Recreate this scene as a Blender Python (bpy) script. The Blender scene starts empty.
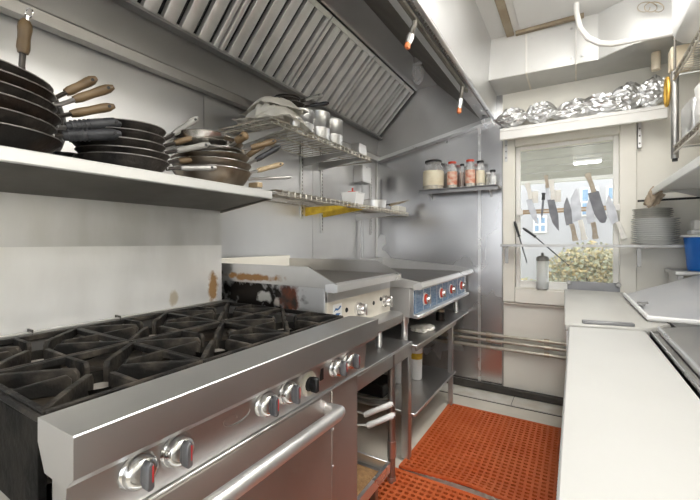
import bpy, bmesh, math, random
from mathutils import Vector, Matrix, Euler, noise
random.seed(7)
S = bpy.context.scene
COL = S.collection
PI = math.pi
# ------------------------------------------------------------------ camera, world, light
F, VX, VY, H = 370.0, 575.0, 242.0, 1.23
PHI = math.atan((VX - 350) / F)
cs, sn = math.cos(PHI), math.sin(PHI)
cd = bpy.data.cameras.new('camera'); cam = bpy.data.objects.new('camera', cd); COL.objects.link(cam)
cam.location = (0, 0, H); cam.rotation_euler = (PI/2, 0, PHI)
cd.sensor_width = 36; cd.lens = 36 * F / 700; cd.shift_y = (VY - 250) / 700; cd.clip_start = 0.02
S.camera = cam
W = bpy.data.worlds.new('sky'); S.world = W; W.use_nodes = True
bg = W.node_tree.nodes['Background']; bg.inputs[0].default_value = (0.93, 0.96, 1.0, 1); bg.inputs[1].default_value = 1.5
S.view_settings.view_transform = 'Standard'; S.view_settings.look = 'None'
S.view_settings.gamma = 1; S.view_settings.use_curve_mapping = False
S.view_settings.exposure = 0.95
TUBE_POWER = 9.0      # emission of the fluorescent diffusers

def at(x, y, X=None, Y=None, Z=None):
    d = Vector(((x-350)/F*cs - sn, (x-350)/F*sn + cs, (VY-y)/F))
    t = X/d.x if X is not None else Y/d.y if Y is not None else (Z-H)/d.z
    return Vector((d.x*t, d.y*t, H + d.z*t))

# ------------------------------------------------------------------ materials
M = {}
def mat(name, col, rough=.5, metal=0, col2=None, scale=6, amt=.5, stretch=(1,1,1), bump=0, bscale=None, rvar=0, detail=4,
        lo=.35, hi=.65, trans=0, emit=0, ior=1.45, alpha=1, coat=0, spots=None):
    m = bpy.data.materials.new(name); m.use_nodes = True
    nt = m.node_tree; p = nt.nodes['Principled BSDF']
    p.inputs['Base Color'].default_value = (*col, 1); p.inputs['Roughness'].default_value = rough
    p.inputs['Metallic'].default_value = metal; p.inputs['IOR'].default_value = ior
    if trans: p.inputs['Transmission Weight'].default_value = trans
    if coat: p.inputs['Coat Weight'].default_value = coat
    if alpha < 1: p.inputs['Alpha'].default_value = alpha
    if emit:
        p.inputs['Emission Color'].default_value = (*col, 1); p.inputs['Emission Strength'].default_value = emit
    if col2 or bump or rvar:
        tc = nt.nodes.new('ShaderNodeTexCoord'); geo = nt.nodes.new('ShaderNodeNewGeometry'); mp = nt.nodes.new('ShaderNodeMapping')
        mp.inputs['Scale'].default_value = stretch
        nt.links.new(tc.outputs['Object'], mp.inputs['Vector'])
        def nz(sc, de=detail):
            n = nt.nodes.new('ShaderNodeTexNoise'); n.inputs['Scale'].default_value = sc; n.inputs['Detail'].default_value = de
            nt.links.new(mp.outputs['Vector'], n.inputs['Vector']); return n
        n1 = nz(scale)
        if col2:
            r = nt.nodes.new('ShaderNodeValToRGB')
            r.color_ramp.elements[0].position = lo; r.color_ramp.elements[1].position = hi
            r.color_ramp.elements[0].color = (*col, 1)
            r.color_ramp.elements[1].color = (*[a + (b-a)*amt*2 if amt < .5 else b for a, b in zip(col, col2)], 1)
            nt.links.new(n1.outputs['Fac'], r.inputs['Fac']); nt.links.new(r.outputs['Color'], p.inputs['Base Color'])
            last = r.outputs['Color']
        else: last = None
        if spots:                                        # a stain with its own place: (centre, radius, colour)
            for c, rad, sc_ in spots:
                vs = nt.nodes.new('ShaderNodeVectorMath'); vs.operation = 'DISTANCE'
                wn = nt.nodes.new('ShaderNodeTexNoise'); wn.inputs['Scale'].default_value = 26; wn.inputs['Detail'].default_value = 6
                nt.links.new(geo.outputs['Position'], wn.inputs['Vector'])
                ad = nt.nodes.new('ShaderNodeVectorMath'); ad.operation = 'MULTIPLY_ADD'
                ad.inputs[1].default_value = [a*1.5 for a in rad]
                nt.links.new(wn.outputs['Color'], ad.inputs[0]); nt.links.new(geo.outputs['Position'], ad.inputs[2])
                dv = nt.nodes.new('ShaderNodeVectorMath'); dv.operation = 'DIVIDE'; dv.inputs[1].default_value = rad
                sb = nt.nodes.new('ShaderNodeVectorMath'); sb.operation = 'SUBTRACT'
                sb.inputs[1].default_value = [a + r_*.75 for a, r_ in zip(c, rad)]
                nt.links.new(ad.outputs[0], sb.inputs[0]); nt.links.new(sb.outputs[0], dv.inputs[0])
                ln = nt.nodes.new('ShaderNodeVectorMath'); ln.operation = 'LENGTH'; nt.links.new(dv.outputs[0], ln.inputs[0])
                rr = nt.nodes.new('ShaderNodeValToRGB'); rr.color_ramp.elements[0].position = .60; rr.color_ramp.elements[1].position = .98
                rr.color_ramp.elements[0].color = (1,1,1,1); rr.color_ramp.elements[1].color = (0,0,0,1)
                nt.links.new(ln.outputs['Value'], rr.inputs['Fac'])
                mx = nt.nodes.new('ShaderNodeMix'); mx.data_type = 'RGBA'
                nt.links.new(rr.outputs['Color'], mx.inputs[0]); mx.inputs[7].default_value = (*sc_, 1)
                if last: nt.links.new(last, mx.inputs[6])
                else: mx.inputs[6].default_value = (*col, 1)
                last = mx.outputs[2]
                nt.links.new(last, p.inputs['Base Color'])
                if metal:
                    mm = nt.nodes.new('ShaderNodeMath'); mm.operation = 'MULTIPLY_ADD'; mm.inputs[1].default_value = -metal; mm.inputs[2].default_value = metal
                    nt.links.new(rr.outputs['Color'], mm.inputs[0])
                    if not p.inputs['Metallic'].is_linked: nt.links.new(mm.outputs[0], p.inputs['Metallic'])
        if rvar:
            mr = nt.nodes.new('ShaderNodeMapRange'); mr.inputs[3].default_value = rough-rvar; mr.inputs[4].default_value = rough+rvar
            mr.inputs[1].default_value = .3; mr.inputs[2].default_value = .7
            nt.links.new(n1.outputs['Fac'], mr.inputs[0]); nt.links.new(mr.outputs[0], p.inputs['Roughness'])
        if bump:
            b = nt.nodes.new('ShaderNodeBump'); b.inputs['Strength'].default_value = bump; b.inputs['Distance'].default_value = .01
            n2 = nz(bscale or scale*4)
            nt.links.new(n2.outputs['Fac'], b.inputs['Height']); nt.links.new(b.outputs['Normal'], p.inputs['Normal'])
    M[name] = m; return m
mat('steel', (.56,.555,.55), .34, .95, (.66,.655,.65), 2.2, .5, rvar=.06, bump=.02, bscale=30)
mat('steel_wall', (.62,.62,.625), .36, .9, (.72,.72,.725), 1.6, .5, (1,1,.6), rvar=.06, bump=.012, bscale=6)
mat('steel_back', (.60,.60,.61), .27, .95, (.67,.67,.68), 1.5, .5, (1.2,1,.8), rvar=.05, bump=.012, bscale=4)
mat('steel_dark', (.36,.35,.335), .36, .9, (.46,.45,.435), 3, .5, rvar=.06, bump=.02, bscale=20)
mat('steel_hood', (.52,.515,.51), .36, .9, (.60,.595,.59), 2, .5, rvar=.06, bump=.015, bscale=12)
mat('steel_filter', (.74,.735,.715), .40, .8, (.86,.85,.83), 9, .5, rvar=.05)
mat('steel_bright', (.82,.82,.82), .30, .85, (.86,.86,.86), 5, .5, rvar=.04)
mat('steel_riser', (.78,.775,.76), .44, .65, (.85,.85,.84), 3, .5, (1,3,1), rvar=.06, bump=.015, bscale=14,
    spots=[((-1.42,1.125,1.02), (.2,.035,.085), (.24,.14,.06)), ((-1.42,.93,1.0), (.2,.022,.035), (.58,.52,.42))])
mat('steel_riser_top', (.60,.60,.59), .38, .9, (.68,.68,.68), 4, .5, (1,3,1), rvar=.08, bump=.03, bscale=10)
mat('oven', (.42,.385,.36), .40, .8, (.50,.465,.44), 3, .5, rvar=.06)
mat('chrome', (.80,.80,.80), .12, 1)
mat('wire', (.62,.60,.55), .30, 1, (.45,.40,.33), 12, .5)
mat('cast', (.008,.0075,.007), .8, 0, (.02,.018,.015), 16, .5, bump=.3, bscale=60, ior=1.2)
mat('cast_top', (.012,.011,.010), .62, 0, (.11,.092,.072), 11, .5, bump=.3, bscale=60, lo=.46, hi=.78, ior=1.3)
mat('burner_tray', (.018,.016,.014), .75, 0, (.08,.062,.045), 9, .5, bump=.3, bscale=40, ior=1.3)
mat('burner', (.45,.42,.38), .55, .6, (.20,.17,.14), 15, .5)
mat('enamel', (.80,.79,.75), .4, 0, (.62,.59,.52), 8, .5)
mat('black_pan', (.024,.023,.022), .34, .4, (.07,.06,.052), 14, .5, bump=.25, bscale=50)
mat('burnt_pan', (.022,.020,.018), .38, .4, (.06,.032,.018), 7, .5, bump=.25, bscale=40, lo=.5, hi=.8)
mat('steel_pan', (.42,.37,.31), .36, .9, (.20,.15,.10), 8, .5, rvar=.08)
mat('pan_bright', (.70,.69,.67), .25, 1, (.55,.52,.47), 8, .5)
mat('wood_grip', (.085,.052,.024), .42, 0, (.20,.135,.07), 14, .5, (.3,1,1), bump=.1)
mat('tan_grip', (.34,.25,.14), .5, 0, (.46,.36,.23), 14, .5)
mat('black_grip', (.022,.023,.026), .45, 0, (.05,.05,.055), 20, .5)
mat('grey_grip', (.22,.215,.20), .5, 0, (.32,.31,.285), 14, .5)
mat('cream', (.86,.835,.76), .55, 0, (.82,.79,.71), 3, .5, bump=.02)
mat('white_paint', (.86,.85,.82), .45, 0, (.80,.78,.74), 3, .5)
mat('ceiling', (.72,.72,.70), .5, 0, (.68,.67,.65), 3, .5)
mat('soffit', (.70,.70,.685), .38, .15, (.66,.655,.635), 4, .5, bump=.02, bscale=4)
mat('brown_trim', (.28,.22,.15), .6, 0, (.36,.30,.21), 9, .5)
mat('floor', (.80,.75,.66), .45, 0, (.70,.65,.56), 5, .5, bump=.05)
mat('curb', (.80,.78,.72), .6, 0, (.64,.59,.50), 7, .5, bump=.1)
mat('rubber', (.60,.115,.030), .50, 0, (.68,.16,.05), 5, .5, bump=.08, bscale=60)
mat('board', (.50,.497,.48), .42, 0, (.47,.467,.45), 3, .5, bump=.02, bscale=120)
mat('board2', (.50,.49,.46), .45, 0, (.47,.46,.43), 3, .5)
mat('white_plastic', (.86,.86,.85), .35, 0, (.82,.82,.81), 5, .5)
mat('pale_sheet', (.86,.87,.89), .34, 0, (.90,.90,.91), 4, .5)
mat('foil', (.80,.80,.80), .38, 1, (.74,.74,.74), 6, .5)
mat('cloth', (.93,.91,.86), .9, 0, (.90,.87,.80), 10, .5, bump=.08, bscale=120)
mat('tan_cloth', (.42,.33,.24), .9, 0, (.52,.43,.33), 12, .5, bump=.2, bscale=90)
mat('blue', (.015,.16,.62), .35, 0, (.02,.20,.70), 5, .5)
mat('yellow', (.78,.55,.05), .5, 0, (.60,.38,.03), 30, .5)
mat('red', (.62,.06,.03), .4); mat('orange', (.75,.22,.08), .45)
mat('red_mark', (.50,.03,.03), .4)
mat('black', (.015,.015,.016), .5); mat('dark', (.05,.045,.04), .5, .2, (.09,.08,.07), 9, .5)
mat('white_glaze', (.92,.92,.905), .18, coat=.4); mat('grey_glaze', (.55,.54,.50), .25, 0, (.42,.41,.38), 10, .5)
mat('glass', (1,1,1), .02, 0, trans=1, ior=1.45)
mat('pane_glass', (.95,.97,.97), .02, 0, alpha=.10)
mat('frost', (.90,.92,.91), .35, 0, trans=.5)
mat('spice_pale', (.66,.58,.42), .8, 0, (.50,.42,.28), 40, .5); mat('spice_dark', (.16,.08,.04), .8, 0, (.28,.14,.06), 40, .5)
mat('spice_white', (.80,.77,.68), .8, 0, (.70,.66,.55), 40, .5); mat('spice_red', (.50,.16,.05), .8, 0, (.36,.10,.03), 40, .5)
mat('paper', (.80,.74,.58), .7, 0, (.72,.64,.46), 12, .5); mat('paper_red', (.62,.18,.10), .6, 0, (.78,.60,.48), 30, .5)
mat('blue_panel', (.10,.20,.36), .3, .3, (.24,.36,.52), 25, .5, (1,1,4))
mat('blue_mark', (.03,.13,.34), .4)
mat('griddle_plate', (.20,.19,.18), .38, 1, (.32,.30,.28), 5, .5, rvar=.08)
mat('griddle_side', (.62,.62,.62), .40, .9, (.66,.66,.66), 4, .5, rvar=.08,
    spots=[((-1.05,1.22,.985), (.07,.15,.085), (.13,.035,.015)), ((-1.27,1.22,.985), (.30,.15,.095), (.022,.019,.017)), ((-1.20,1.22,.985), (.055,.15,.028), (.60,.60,.58)), ((-1.12,1.22,.965), (.022,.15,.022), (.50,.46,.42))])
mat('griddle_guard', (.50,.49,.47), .36, 1, (.62,.61,.60), 4, .5, rvar=.08,
    spots=[((-1.27,1.21,1.070), (.22,.15,.020), (.26,.13,.04)), ((-1.52,1.21,1.08), (.07,.15,.07), (.03,.025,.02))])
mat('griddle_two', (.66,.65,.63), .42, .6, (.74,.73,.71), 4, .5, rvar=.08, spots=[((-1.02,1.955,.985), (.07,.05,.022), (.30,.13,.04))])
mat('panel_cream', (.74,.70,.62), .42, .2, (.66,.61,.52), 7, .5)
mat('gold', (.70,.42,.08), .35, .6); mat('beige', (.70,.60,.44), .6, 0, (.78,.70,.56), 12, .5)
mat('crumbs', (.30,.16,.07), .9, 0, (.46,.28,.13), 50, .5, bump=.8, bscale=120)
mat('leaf_yellow', (.58,.44,.20), .7, 0, (.48,.42,.22), 3, .5); mat('leaf_green', (.32,.35,.22), .7, 0, (.42,.42,.27), 3, .5)
mat('bark', (.12,.09,.06), .9); mat('grass', (.30,.34,.16), .9, 0, (.40,.38,.22), 3, .5)
mat('house', (.46,.46,.47), .8); mat('house_glass', (.22,.36,.52), .25, 0)
mat('hole_shade', (.10,.045,.025), .6, 0, (.45,.34,.24), 14, .5, lo=.55, hi=.72)  # dark brown standing for the shade inside the mat holes
mat('hood_face', (.60,.60,.595), .40, .8, (.68,.68,.675), 2, .5, rvar=.05)
mat('rail_grey', (.26,.26,.27), .45, .5, (.32,.32,.33), 6, .5)
mat('jar_glass', (.9,.9,.9), .06, 0, alpha=.28)
mat('worn_rim', (.20,.19,.18), .35, .7, (.34,.32,.30), 9, .5)
mat('lip_steel', (.66,.66,.65), .40, .55, (.70,.70,.69), 2, .5)
mat('shade_dark_steel', (.13,.12,.105), .42, .8, (.20,.185,.16), 5, .5)  # dark steel for pipes and rods; painted shade on hood band and shelf underside
mat('underside_grey', (.50,.50,.48), .42, .6, (.58,.58,.56), 4, .5)
mat('awning', (.34,.33,.32), .7, 0, (.40,.39,.38), 6, .5)
mat('tube_light', (1,.985,.95), .4, emit=TUBE_POWER)
mat('knife_steel', (.50,.51,.53), .35, .55, (.38,.38,.40), 14, .5); mat('knife_dark', (.13,.13,.14), .4, .5, (.20,.20,.21), 12, .5)
mat('knife_white', (.82,.80,.75), .45, 0, (.74,.71,.65), 12, .5); mat('knife_wood', (.36,.30,.23), .55, 0, (.46,.40,.32), 14, .5)
mat('rail_wood', (.34,.22,.12), .5, 0, (.42,.29,.16), 12, .5)
mat('copper', (.45,.36,.25), .35, .9, (.55,.50,.42), 14, .5); mat('pipe', (.62,.59,.52), .4, .7, (.48,.43,.35), 14, .5)

# ------------------------------------------------------------------ mesh helpers
class B:
    def __init__(s): s.bm = bmesh.new()
    def _bev(s, vs, bev, seg=1):
        es = list({e for v in vs for e in v.link_edges})
        bmesh.ops.bevel(s.bm, geom=es, offset=bev, segments=seg, affect='EDGES', profile=.5)
    def box(s, x0, x1, y0, y1, z0, z1, bev=0, seg=1, mtx=None):
        r = bmesh.ops.create_cube(s.bm, size=1)['verts']
        m = Matrix.Translation(((x0+x1)/2,(y0+y1)/2,(z0+z1)/2)) @ Matrix.Diagonal((abs(x1-x0),abs(y1-y0),abs(z1-z0),1))
        bmesh.ops.transform(s.bm, matrix=(mtx @ m) if mtx else m, verts=r)
        if bev: s._bev(r, bev, seg)
        return s
    def prism(s, poly, axis, a, b, bev=0):
        def mk(u, v, w): return {'y': (u, w, v), 'x': (w, u, v), 'z': (u, v, w)}[axis]
        A = [s.bm.verts.new(mk(u, v, a)) for u, v in poly]; C = [s.bm.verts.new(mk(u, v, b)) for u, v in poly]
        n = len(poly)
        fs = [s.bm.faces.new(A), s.bm.faces.new(C[::-1])]
        for i in range(n): fs.append(s.bm.faces.new((A[i], C[i], C[(i+1) % n], A[(i+1) % n])))
        bmesh.ops.recalc_face_normals(s.bm, faces=fs)
        if bev: s._bev(A + C, bev)
        return s
    def tube(s, pts, r, n=8, cap=True, r2=None):
        pts = [Vector(p) for p in pts]; rings = []; L = len(pts)
        up = None
        for i, p in enumerate(pts):
            t = ((pts[min(i+1, L-1)] - p).normalized() if i < L-1 else Vector()) + ((p - pts[max(i-1, 0)]).normalized() if i else Vector())
            t.normalize()
            if up is None:
                up = t.orthogonal().normalized()
            else:
                up = (up - t*up.dot(t)).normalized()
            w = t.cross(up)
            rr = r if r2 is None else r + (r2-r)*i/(L-1)
            if isinstance(r, (list, tuple)): rr = r[i]
            rings.append([s.bm.verts.new(p + (up*math.cos(2*PI*k/n) + w*math.sin(2*PI*k/n))*rr) for k in range(n)])
        fs = []
        for i in range(L-1):
            for k in range(n):
                fs.append(s.bm.faces.new((rings[i][k], rings[i][(k+1) % n], rings[i+1][(k+1) % n], rings[i+1][k])))
        if cap: fs.append(s.bm.faces.new(rings[0][::-1])); fs.append(s.bm.faces.new(rings[-1]))
        bmesh.ops.recalc_face_normals(s.bm, faces=fs)
        return s
    def lathe(s, prof, c=(0,0,0), n=24, mtx=None, sx=1, sy=1):
        rings = []; c = Vector(c)
        for r, z in prof:
            if r < 1e-6: vs = [s.bm.verts.new((0, 0, z))]
            else: vs = [s.bm.verts.new((r*math.cos(2*PI*k/n)*sx, r*math.sin(2*PI*k/n)*sy, z)) for k in range(n)]
            rings.append(vs)
        fs = []
        for a, b in zip(rings, rings[1:]):
            for k in range(n):
                k2 = (k+1) % n
                if len(a) == 1 and len(b) == 1: continue
                if len(a) == 1: fs.append(s.bm.faces.new((a[0], b[k], b[k2])))
                elif len(b) == 1: fs.append(s.bm.faces.new((a[k], a[k2], b[0])))
                else: fs.append(s.bm.faces.new((a[k], a[k2], b[k2], b[k])))
        bmesh.ops.recalc_face_normals(s.bm, faces=fs)
        m = Matrix.Translation(c) @ (mtx or Matrix.Identity(4))
        bmesh.ops.transform(s.bm, matrix=m, verts=[v for r in rings for v in r])
        return s
    def grid(s, fn, nu, nv, thick=0):
        V = [[s.bm.verts.new(fn(i/nu, j/nv)) for j in range(nv+1)] for i in range(nu+1)]
        fs = [s.bm.faces.new((V[i][j], V[i+1][j], V[i+1][j+1], V[i][j+1])) for i in range(nu) for j in range(nv)]
        if thick: bmesh.ops.solidify(s.bm, geom=fs, thickness=thick)
        return s
    def blob(s, c, size, sub=3, amp=.2, freq=4, seed=0, mtx=None):
        r = bmesh.ops.create_icosphere(s.bm, subdivisions=sub, radius=1)['verts']
        for v in r:
            q = v.co*freq + Vector((seed*7.1, seed*3.3, seed*1.7))
            v.co *= 1 + amp*noise.noise(q) + amp*.6*noise.noise(q*2.7)
        m = Matrix.Translation(c) @ (mtx or Matrix.Identity(4)) @ Matrix.Diagonal((*size, 1))
        bmesh.ops.transform(s.bm, matrix=m, verts=r); return s
    def obj(s, name, material, parent=None, smooth=True, ang=38):
        me = bpy.data.meshes.new(name)
        if parent is not None:
            off = Vector(); q = parent
            while q: off += q.location; q = q.parent
            bmesh.ops.translate(s.bm, verts=s.bm.verts, vec=-off)
        s.bm.to_mesh(me); s.bm.free()
        me.materials.append(M[material])
        if smooth and len(me.polygons):
            me.polygons.foreach_set('use_smooth', [True]*len(me.polygons)); me.set_sharp_from_angle(angle=math.radians(ang))
        o = bpy.data.objects.new(name, me); COL.objects.link(o)
        if parent is not None: o.parent = parent
        return o
def tag(o, label, cat, group=None, kind=None):
    o['label'] = label; o['category'] = cat
    if group: o['group'] = group
    if kind: o['kind'] = kind
    return o
def thing(name, label, cat, loc=(0,0,0), group=None):
    o = bpy.data.objects.new(name, None); COL.objects.link(o); o.location = loc; o.empty_display_size = .05
    return tag(o, label, cat, group)
def centre(o):                                            # move a one-mesh thing's origin to its base
    me = o.data; xs = [v.co for v in me.vertices]
    c = Vector(((min(v.x for v in xs)+max(v.x for v in xs))/2, (min(v.y for v in xs)+max(v.y for v in xs))/2, min(v.z for v in xs)))
    me.transform(Matrix.Translation(-c)); o.location = c; return o
def struct(o, label, cat):
    o['kind'] = 'structure'; o['label'] = label; o['category'] = cat; return o
def dup(root, loc, label=None, rot=None):
    r = root.copy(); COL.objects.link(r); r.location = loc
    if label: r['label'] = label
    if rot: r.rotation_euler = rot
    for ch in root.children:
        c = ch.copy(); COL.objects.link(c); c.parent = r
        for g in ch.children:
            d = g.copy(); COL.objects.link(d); d.parent = c
    return r
RX = lambda a: Matrix.Rotation(a, 4, 'X'); RY = lambda a: Matrix.Rotation(a, 4, 'Y'); RZ = lambda a: Matrix.Rotation(a, 4, 'Z')
def along(d):                                             # matrix taking +Z to direction d
    return Vector((0,0,1)).rotation_difference(Vector(d).normalized()).to_matrix().to_4x4()

# ------------------------------------------------------------------ the room
XW, YW, ZC, XR, YB = -1.65, 3.20, 2.72, 1.05, -1.7
struct(B().box(XW-.1, XR+.1, YB-.1, YW+.1, -.1, 0).obj('floor', 'floor'), 'cream painted kitchen floor under the orange mats', 'floor')
struct(B().box(XW-.1, XR+.1, YB-.1, YW+.1, ZC, ZC+.1).obj('ceiling', 'ceiling'), 'white panelled ceiling above the aisle', 'ceiling')
wl = struct(B().box(XW-.1, XW-.006, YB, YW+.1, 0, ZC).obj('wall_left', 'steel_dark'), 'wall behind the range clad in stainless sheets', 'wall')
ys = [YB, -.62, .315, 1.25, 2.185, YW-.02]
for a, b in zip(ys, ys[1:]): B().box(XW-.006, XW, a+.002, b-.002, .0, 2.4).obj('panel', 'steel_wall', wl)
struct(B().box(XR, XR+.1, YB, YW+.1, 0, ZC).obj('wall_right', 'cream'), 'cream wall on the right beyond the prep table', 'wall')
struct(B().box(XW, XR, YB-.1, YB, 0, .45).box(XW, XR, YB-.1, YB, 2.62, ZC).box(XW, -1.5, YB-.1, YB, .45, 2.62).box(.95, XR, YB-.1, YB, .45, 2.62).obj('wall_front', 'cream'), 'cream wall behind the camera', 'wall')
w2 = struct(B().box(-1.5, .95, YB-.08, YB-.02, .45, .52).obj('window_fill', 'white_paint'), 'added wide window for fill daylight, unseen behind the camera', 'window')  # unseen window, added to let in frontal fill light
B().box(-1.5, .95, YB-.08, YB-.02, 2.55, 2.62).obj('frame_rail', 'white_paint', w2)  # top rail of the added unseen window
for x in (-1.5, -.30, .88): B().box(x, x+.07, YB-.08, YB-.02, .52, 2.55).obj('added_frame_stile', 'white_paint', w2)
for x0, x1 in ((-1.43,-.30), (-.23,.88)): B().box(x0, x1, YB-.052, YB-.048, .52, 2.55).obj('pane', 'pane_glass', w2)
# back wall, with window opening
GX0, GX1, GZ0, GZ1 = -.405, .265, .87, 2.03
wb = struct(B().box(XW-.1, GX0, YW, YW+.1, 0, ZC).box(GX1, XR, YW, YW+.1, 0, ZC).box(GX0, GX1, YW, YW+.1, 0, GZ0).box(GX0, GX1, YW, YW+.1, GZ1, ZC)
     .obj('wall_back', 'cream'), 'cream back wall with stainless sheets and the window', 'wall')
B().box(XW, -.688, YW-.005, YW, .07, 2.45).obj('panel', 'steel_back', wb)
B().box(-.672, -.50, YW-.005, YW, .07, 2.45).obj('panel', 'steel_back', wb)
B().box(-.692, -.668, YW-.009, YW-.005, .07, 2.45, .002).obj('joint_strip', 'steel_bright', wb)
B().box(-.505, -.492, YW-.012, YW, .07, 2.06, .002).obj('edge_strip', 'steel_dark', wb)
B().box(XW, XW+.02, YW-.02, YW, .2, 2.3, .003).obj('corner_strip', 'steel', wb)
struct(B().box(-.49, XR, YW-.03, YW, .735, .75, .003).obj('trim_1', 'curb'), 'thin ledge below the window', 'trim')
struct(B().box(XW+.01, XR, YW-.045, YW-.012, .014, .072, .008).obj('baseboard_back', 'dark'), 'dark grimy bar along the foot of the back wall', 'baseboard')
cb = struct(B().box(XW+.01, XR, YW-.205, YW-.012, 0, .012, .003).obj('baseboard_curb', 'curb'), 'low white stone strip along the back wall', 'baseboard')
for x in (-1.1, -.41, .2): B().box(x, x+.003, YW-.207, YW-.03, 0, .0135).obj('joint', 'dark', cb)
B().box(XW+.01, XR, YW-.212, YW-.205, 0, .004).obj('joint', 'dark', cb)
for i, z in enumerate((.475, .43, .375)):
    B_ = B().tube([(XW+.05, YW-.03-.004*i, z), (XR, YW-.03-.004*i, z)], .013 + .002*(i == 2), 10)
    t = tag(B_.obj('gas_pipe', 'pipe'), ['topmost of three dull pipes along the back wall', 'middle of three dull pipes along the back wall', 'lowest and thickest of three pipes along the back wall'][i], 'pipe', 'pipes on the back wall')
    for x in (-.98, -.62, -.2):
        B().tube([(x, YW-.03-.004*i, z), (x+.035, YW-.03-.004*i, z)], .019, 10).obj('coupling', 'copper', t)
# window
wn = struct(B().box(-.495, -.405, YW-.028, YW+.1, .755, 2.05, .004).obj('window_1', 'cream'), 'white framed window with knives on a rail', 'window')
B().box(.265, .36, YW-.028, YW+.1, .755, 2.05, .004).obj('casing', 'cream', wn)
B().box(-.405, .265, YW-.028, YW+.1, 1.985, 2.05, .004).obj('head', 'cream', wn)
B().box(-.405, .265, YW-.045, YW+.1, .755, .865, .004).obj('sill', 'cream', wn)
for x0, x1 in ((-.405, -.372), (.232, .265)): B().box(x0, x1, YW+.015, YW+.055, .865, 1.985, .003).obj('sash_stile', 'white_paint', wn)
B().box(-.372, .232, YW+.015, YW+.055, .865, .925, .003).obj('sash_rail', 'white_paint', wn)
B().box(-.372, .232, YW+.015, YW+.055, 1.955, 1.985, .003).obj('sash_rail', 'white_paint', wn)
B().box(-.372, .232, YW+.032, YW+.037, .925, 1.955).obj('pane', 'pane_glass', wn)
for k in range(3): B().box(-.40, .26, YW-.04+.022*k, YW-.028+.022*k, .865, .872, .001).obj('track', 'curb', wn)
# soffit along back wall / ceiling trims
sp = [(-.56,2.86), (.13,2.90), (.30,2.78), (XR,2.76), (XR,YW), (-.56,YW)]
so = struct(B().prism(sp, 'z', 2.425, ZC).obj('soffit', 'soffit'), 'white boxed soffit of sheet panels above the window', 'soffit')
so.name = 'trim_2'
B().prism(sp, 'z', 2.419, 2.4245).obj('underside', 'underside_grey', so)
for x, y in ((-.30,2.876), (.0,2.892)): B().box(x, x+.012, y-.006, y+.02, 2.425, ZC-.01, .002).obj('seam_strip', 'white_paint', so)
B().box(-.30, -.288, 2.86, YW-.01, 2.415, 2.420, .001).obj('seam_strip', 'curb', so); B().box(0, .01, 2.89, YW-.01, 2.415, 2.420, .001).obj('seam_strip', 'curb', so)
for x in (-.26, -.02, .04): 
    for z in (2.46, 2.66): B().lathe([(0,.004),(.006,.003),(.008,0)], (x, 2.885+.02*x, z), 8, RX(PI/2)).obj('screw', 'steel', so)
struct(B().box(-.42, -.37, .2, 2.86, ZC-.02, ZC, .002).obj('trim_3', 'brown_trim'), 'brown strip along the ceiling beside the hood', 'trim')
struct(B().box(-.36, .05, 2.835, 2.868, ZC-.025, ZC, .002).obj('trim_4', 'brown_trim'), 'brown strip where soffit meets ceiling', 'trim')
struct(B().box(-.33, XR, .2, 2.83, ZC-.006, ZC, .001).obj('trim_5', 'ceiling'), 'white ceiling sheet over the aisle', 'trim')
p = [at(576,-12,Y=2.70), at(576.5,12,Y=2.70), at(580,28,Y=2.70), at(588,38,Y=2.70), at(600,43.5,Y=2.70), at(613,44,Y=2.70), at(640,39,Y=2.68), at(668,34,Y=2.66), at(720,25,Y=2.62)]
tag(B().tube(p, .016, 10).obj('conduit', 'white_paint'), 'white bent conduit pipe hanging below the ceiling', 'pipe')
for i, (x, y) in enumerate(((.15, 1.74), (.10, -.35), (.70, .9))):
    f = thing('ceiling_light', ['long fluorescent ceiling fixture above the prep table', 'long fluorescent ceiling fixture behind the camera', 'long fluorescent ceiling fixture over the right wall shelf'][i], 'light', (x, y, ZC-.07), 'fluorescent fixtures')
    B().box(x-.16, x+.16, y-.62, y+.62, ZC-.03, ZC-.006, .005).obj('housing', 'white_paint', f)
    B().box(x-.14, x+.14, y-.60, y+.60, ZC-.07, ZC-.03, .01).obj('diffuser', 'tube_light', f)

# ------------------------------------------------------------------ exhaust hood
HL = -.35   # near end of the hood
hd = thing('exhaust_hood', 'large stainless exhaust hood over the range and griddles', 'hood', (-1.1, 1.4, 2.0))
Hh = lambda h: H + h
def sheet(name, pts, material, y0=HL, y1=YW-.008, t=.006, parent=hd):     # folded sheet with the given X/Z section
    b = B(); n = len(pts); P = [Vector((x, z)) for x, z in pts]
    N = []
    for i in range(n):
        d = (P[min(i+1, n-1)] - P[max(i-1, 0)]).normalized(); N.append(Vector((-d.y, d.x)))
    poly = [tuple(p) for p in P] + [tuple(p + q*t) for p, q in reversed(list(zip(P, N)))]
    b.prism(poly, 'y', y0, y1); return b.obj(name, material, parent)
sheet('gutter', [(-1.645,Hh(.86)), (-1.64,Hh(.77)), (-1.585,Hh(.765)), (-1.575,Hh(.80)), (-1.565,Hh(.80))], 'steel_dark', t=-.004)
sheet('back_plate', [(-1.636,Hh(.83)), (-1.62,Hh(.9926))], 'steel_hood', t=.006)
B().prism([(-1.60,Hh(.975)), (-1.57,Hh(.985)), (-1.575,Hh(1.0)), (-1.62,Hh(1.0))], 'y', HL, YW-.01).obj('filter_channel', 'steel_hood', hd)
sheet('inner_top', [(-1.235,Hh(1.37)), (-1.215,Hh(1.385)), (-1.035,Hh(1.385))], 'steel_hood', t=.006)
sheet('inner_front', [(-1.035,Hh(1.385)), (-.675,Hh(1.022))], 'shade_dark_steel', t=.006)  # darker colour stands in for the shade inside the hood
sheet('inner_lip', [(-.675,Hh(1.022)), (-.66,Hh(1.012)), (-.575,Hh(1.004))], 'steel_bright', t=.006)
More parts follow.
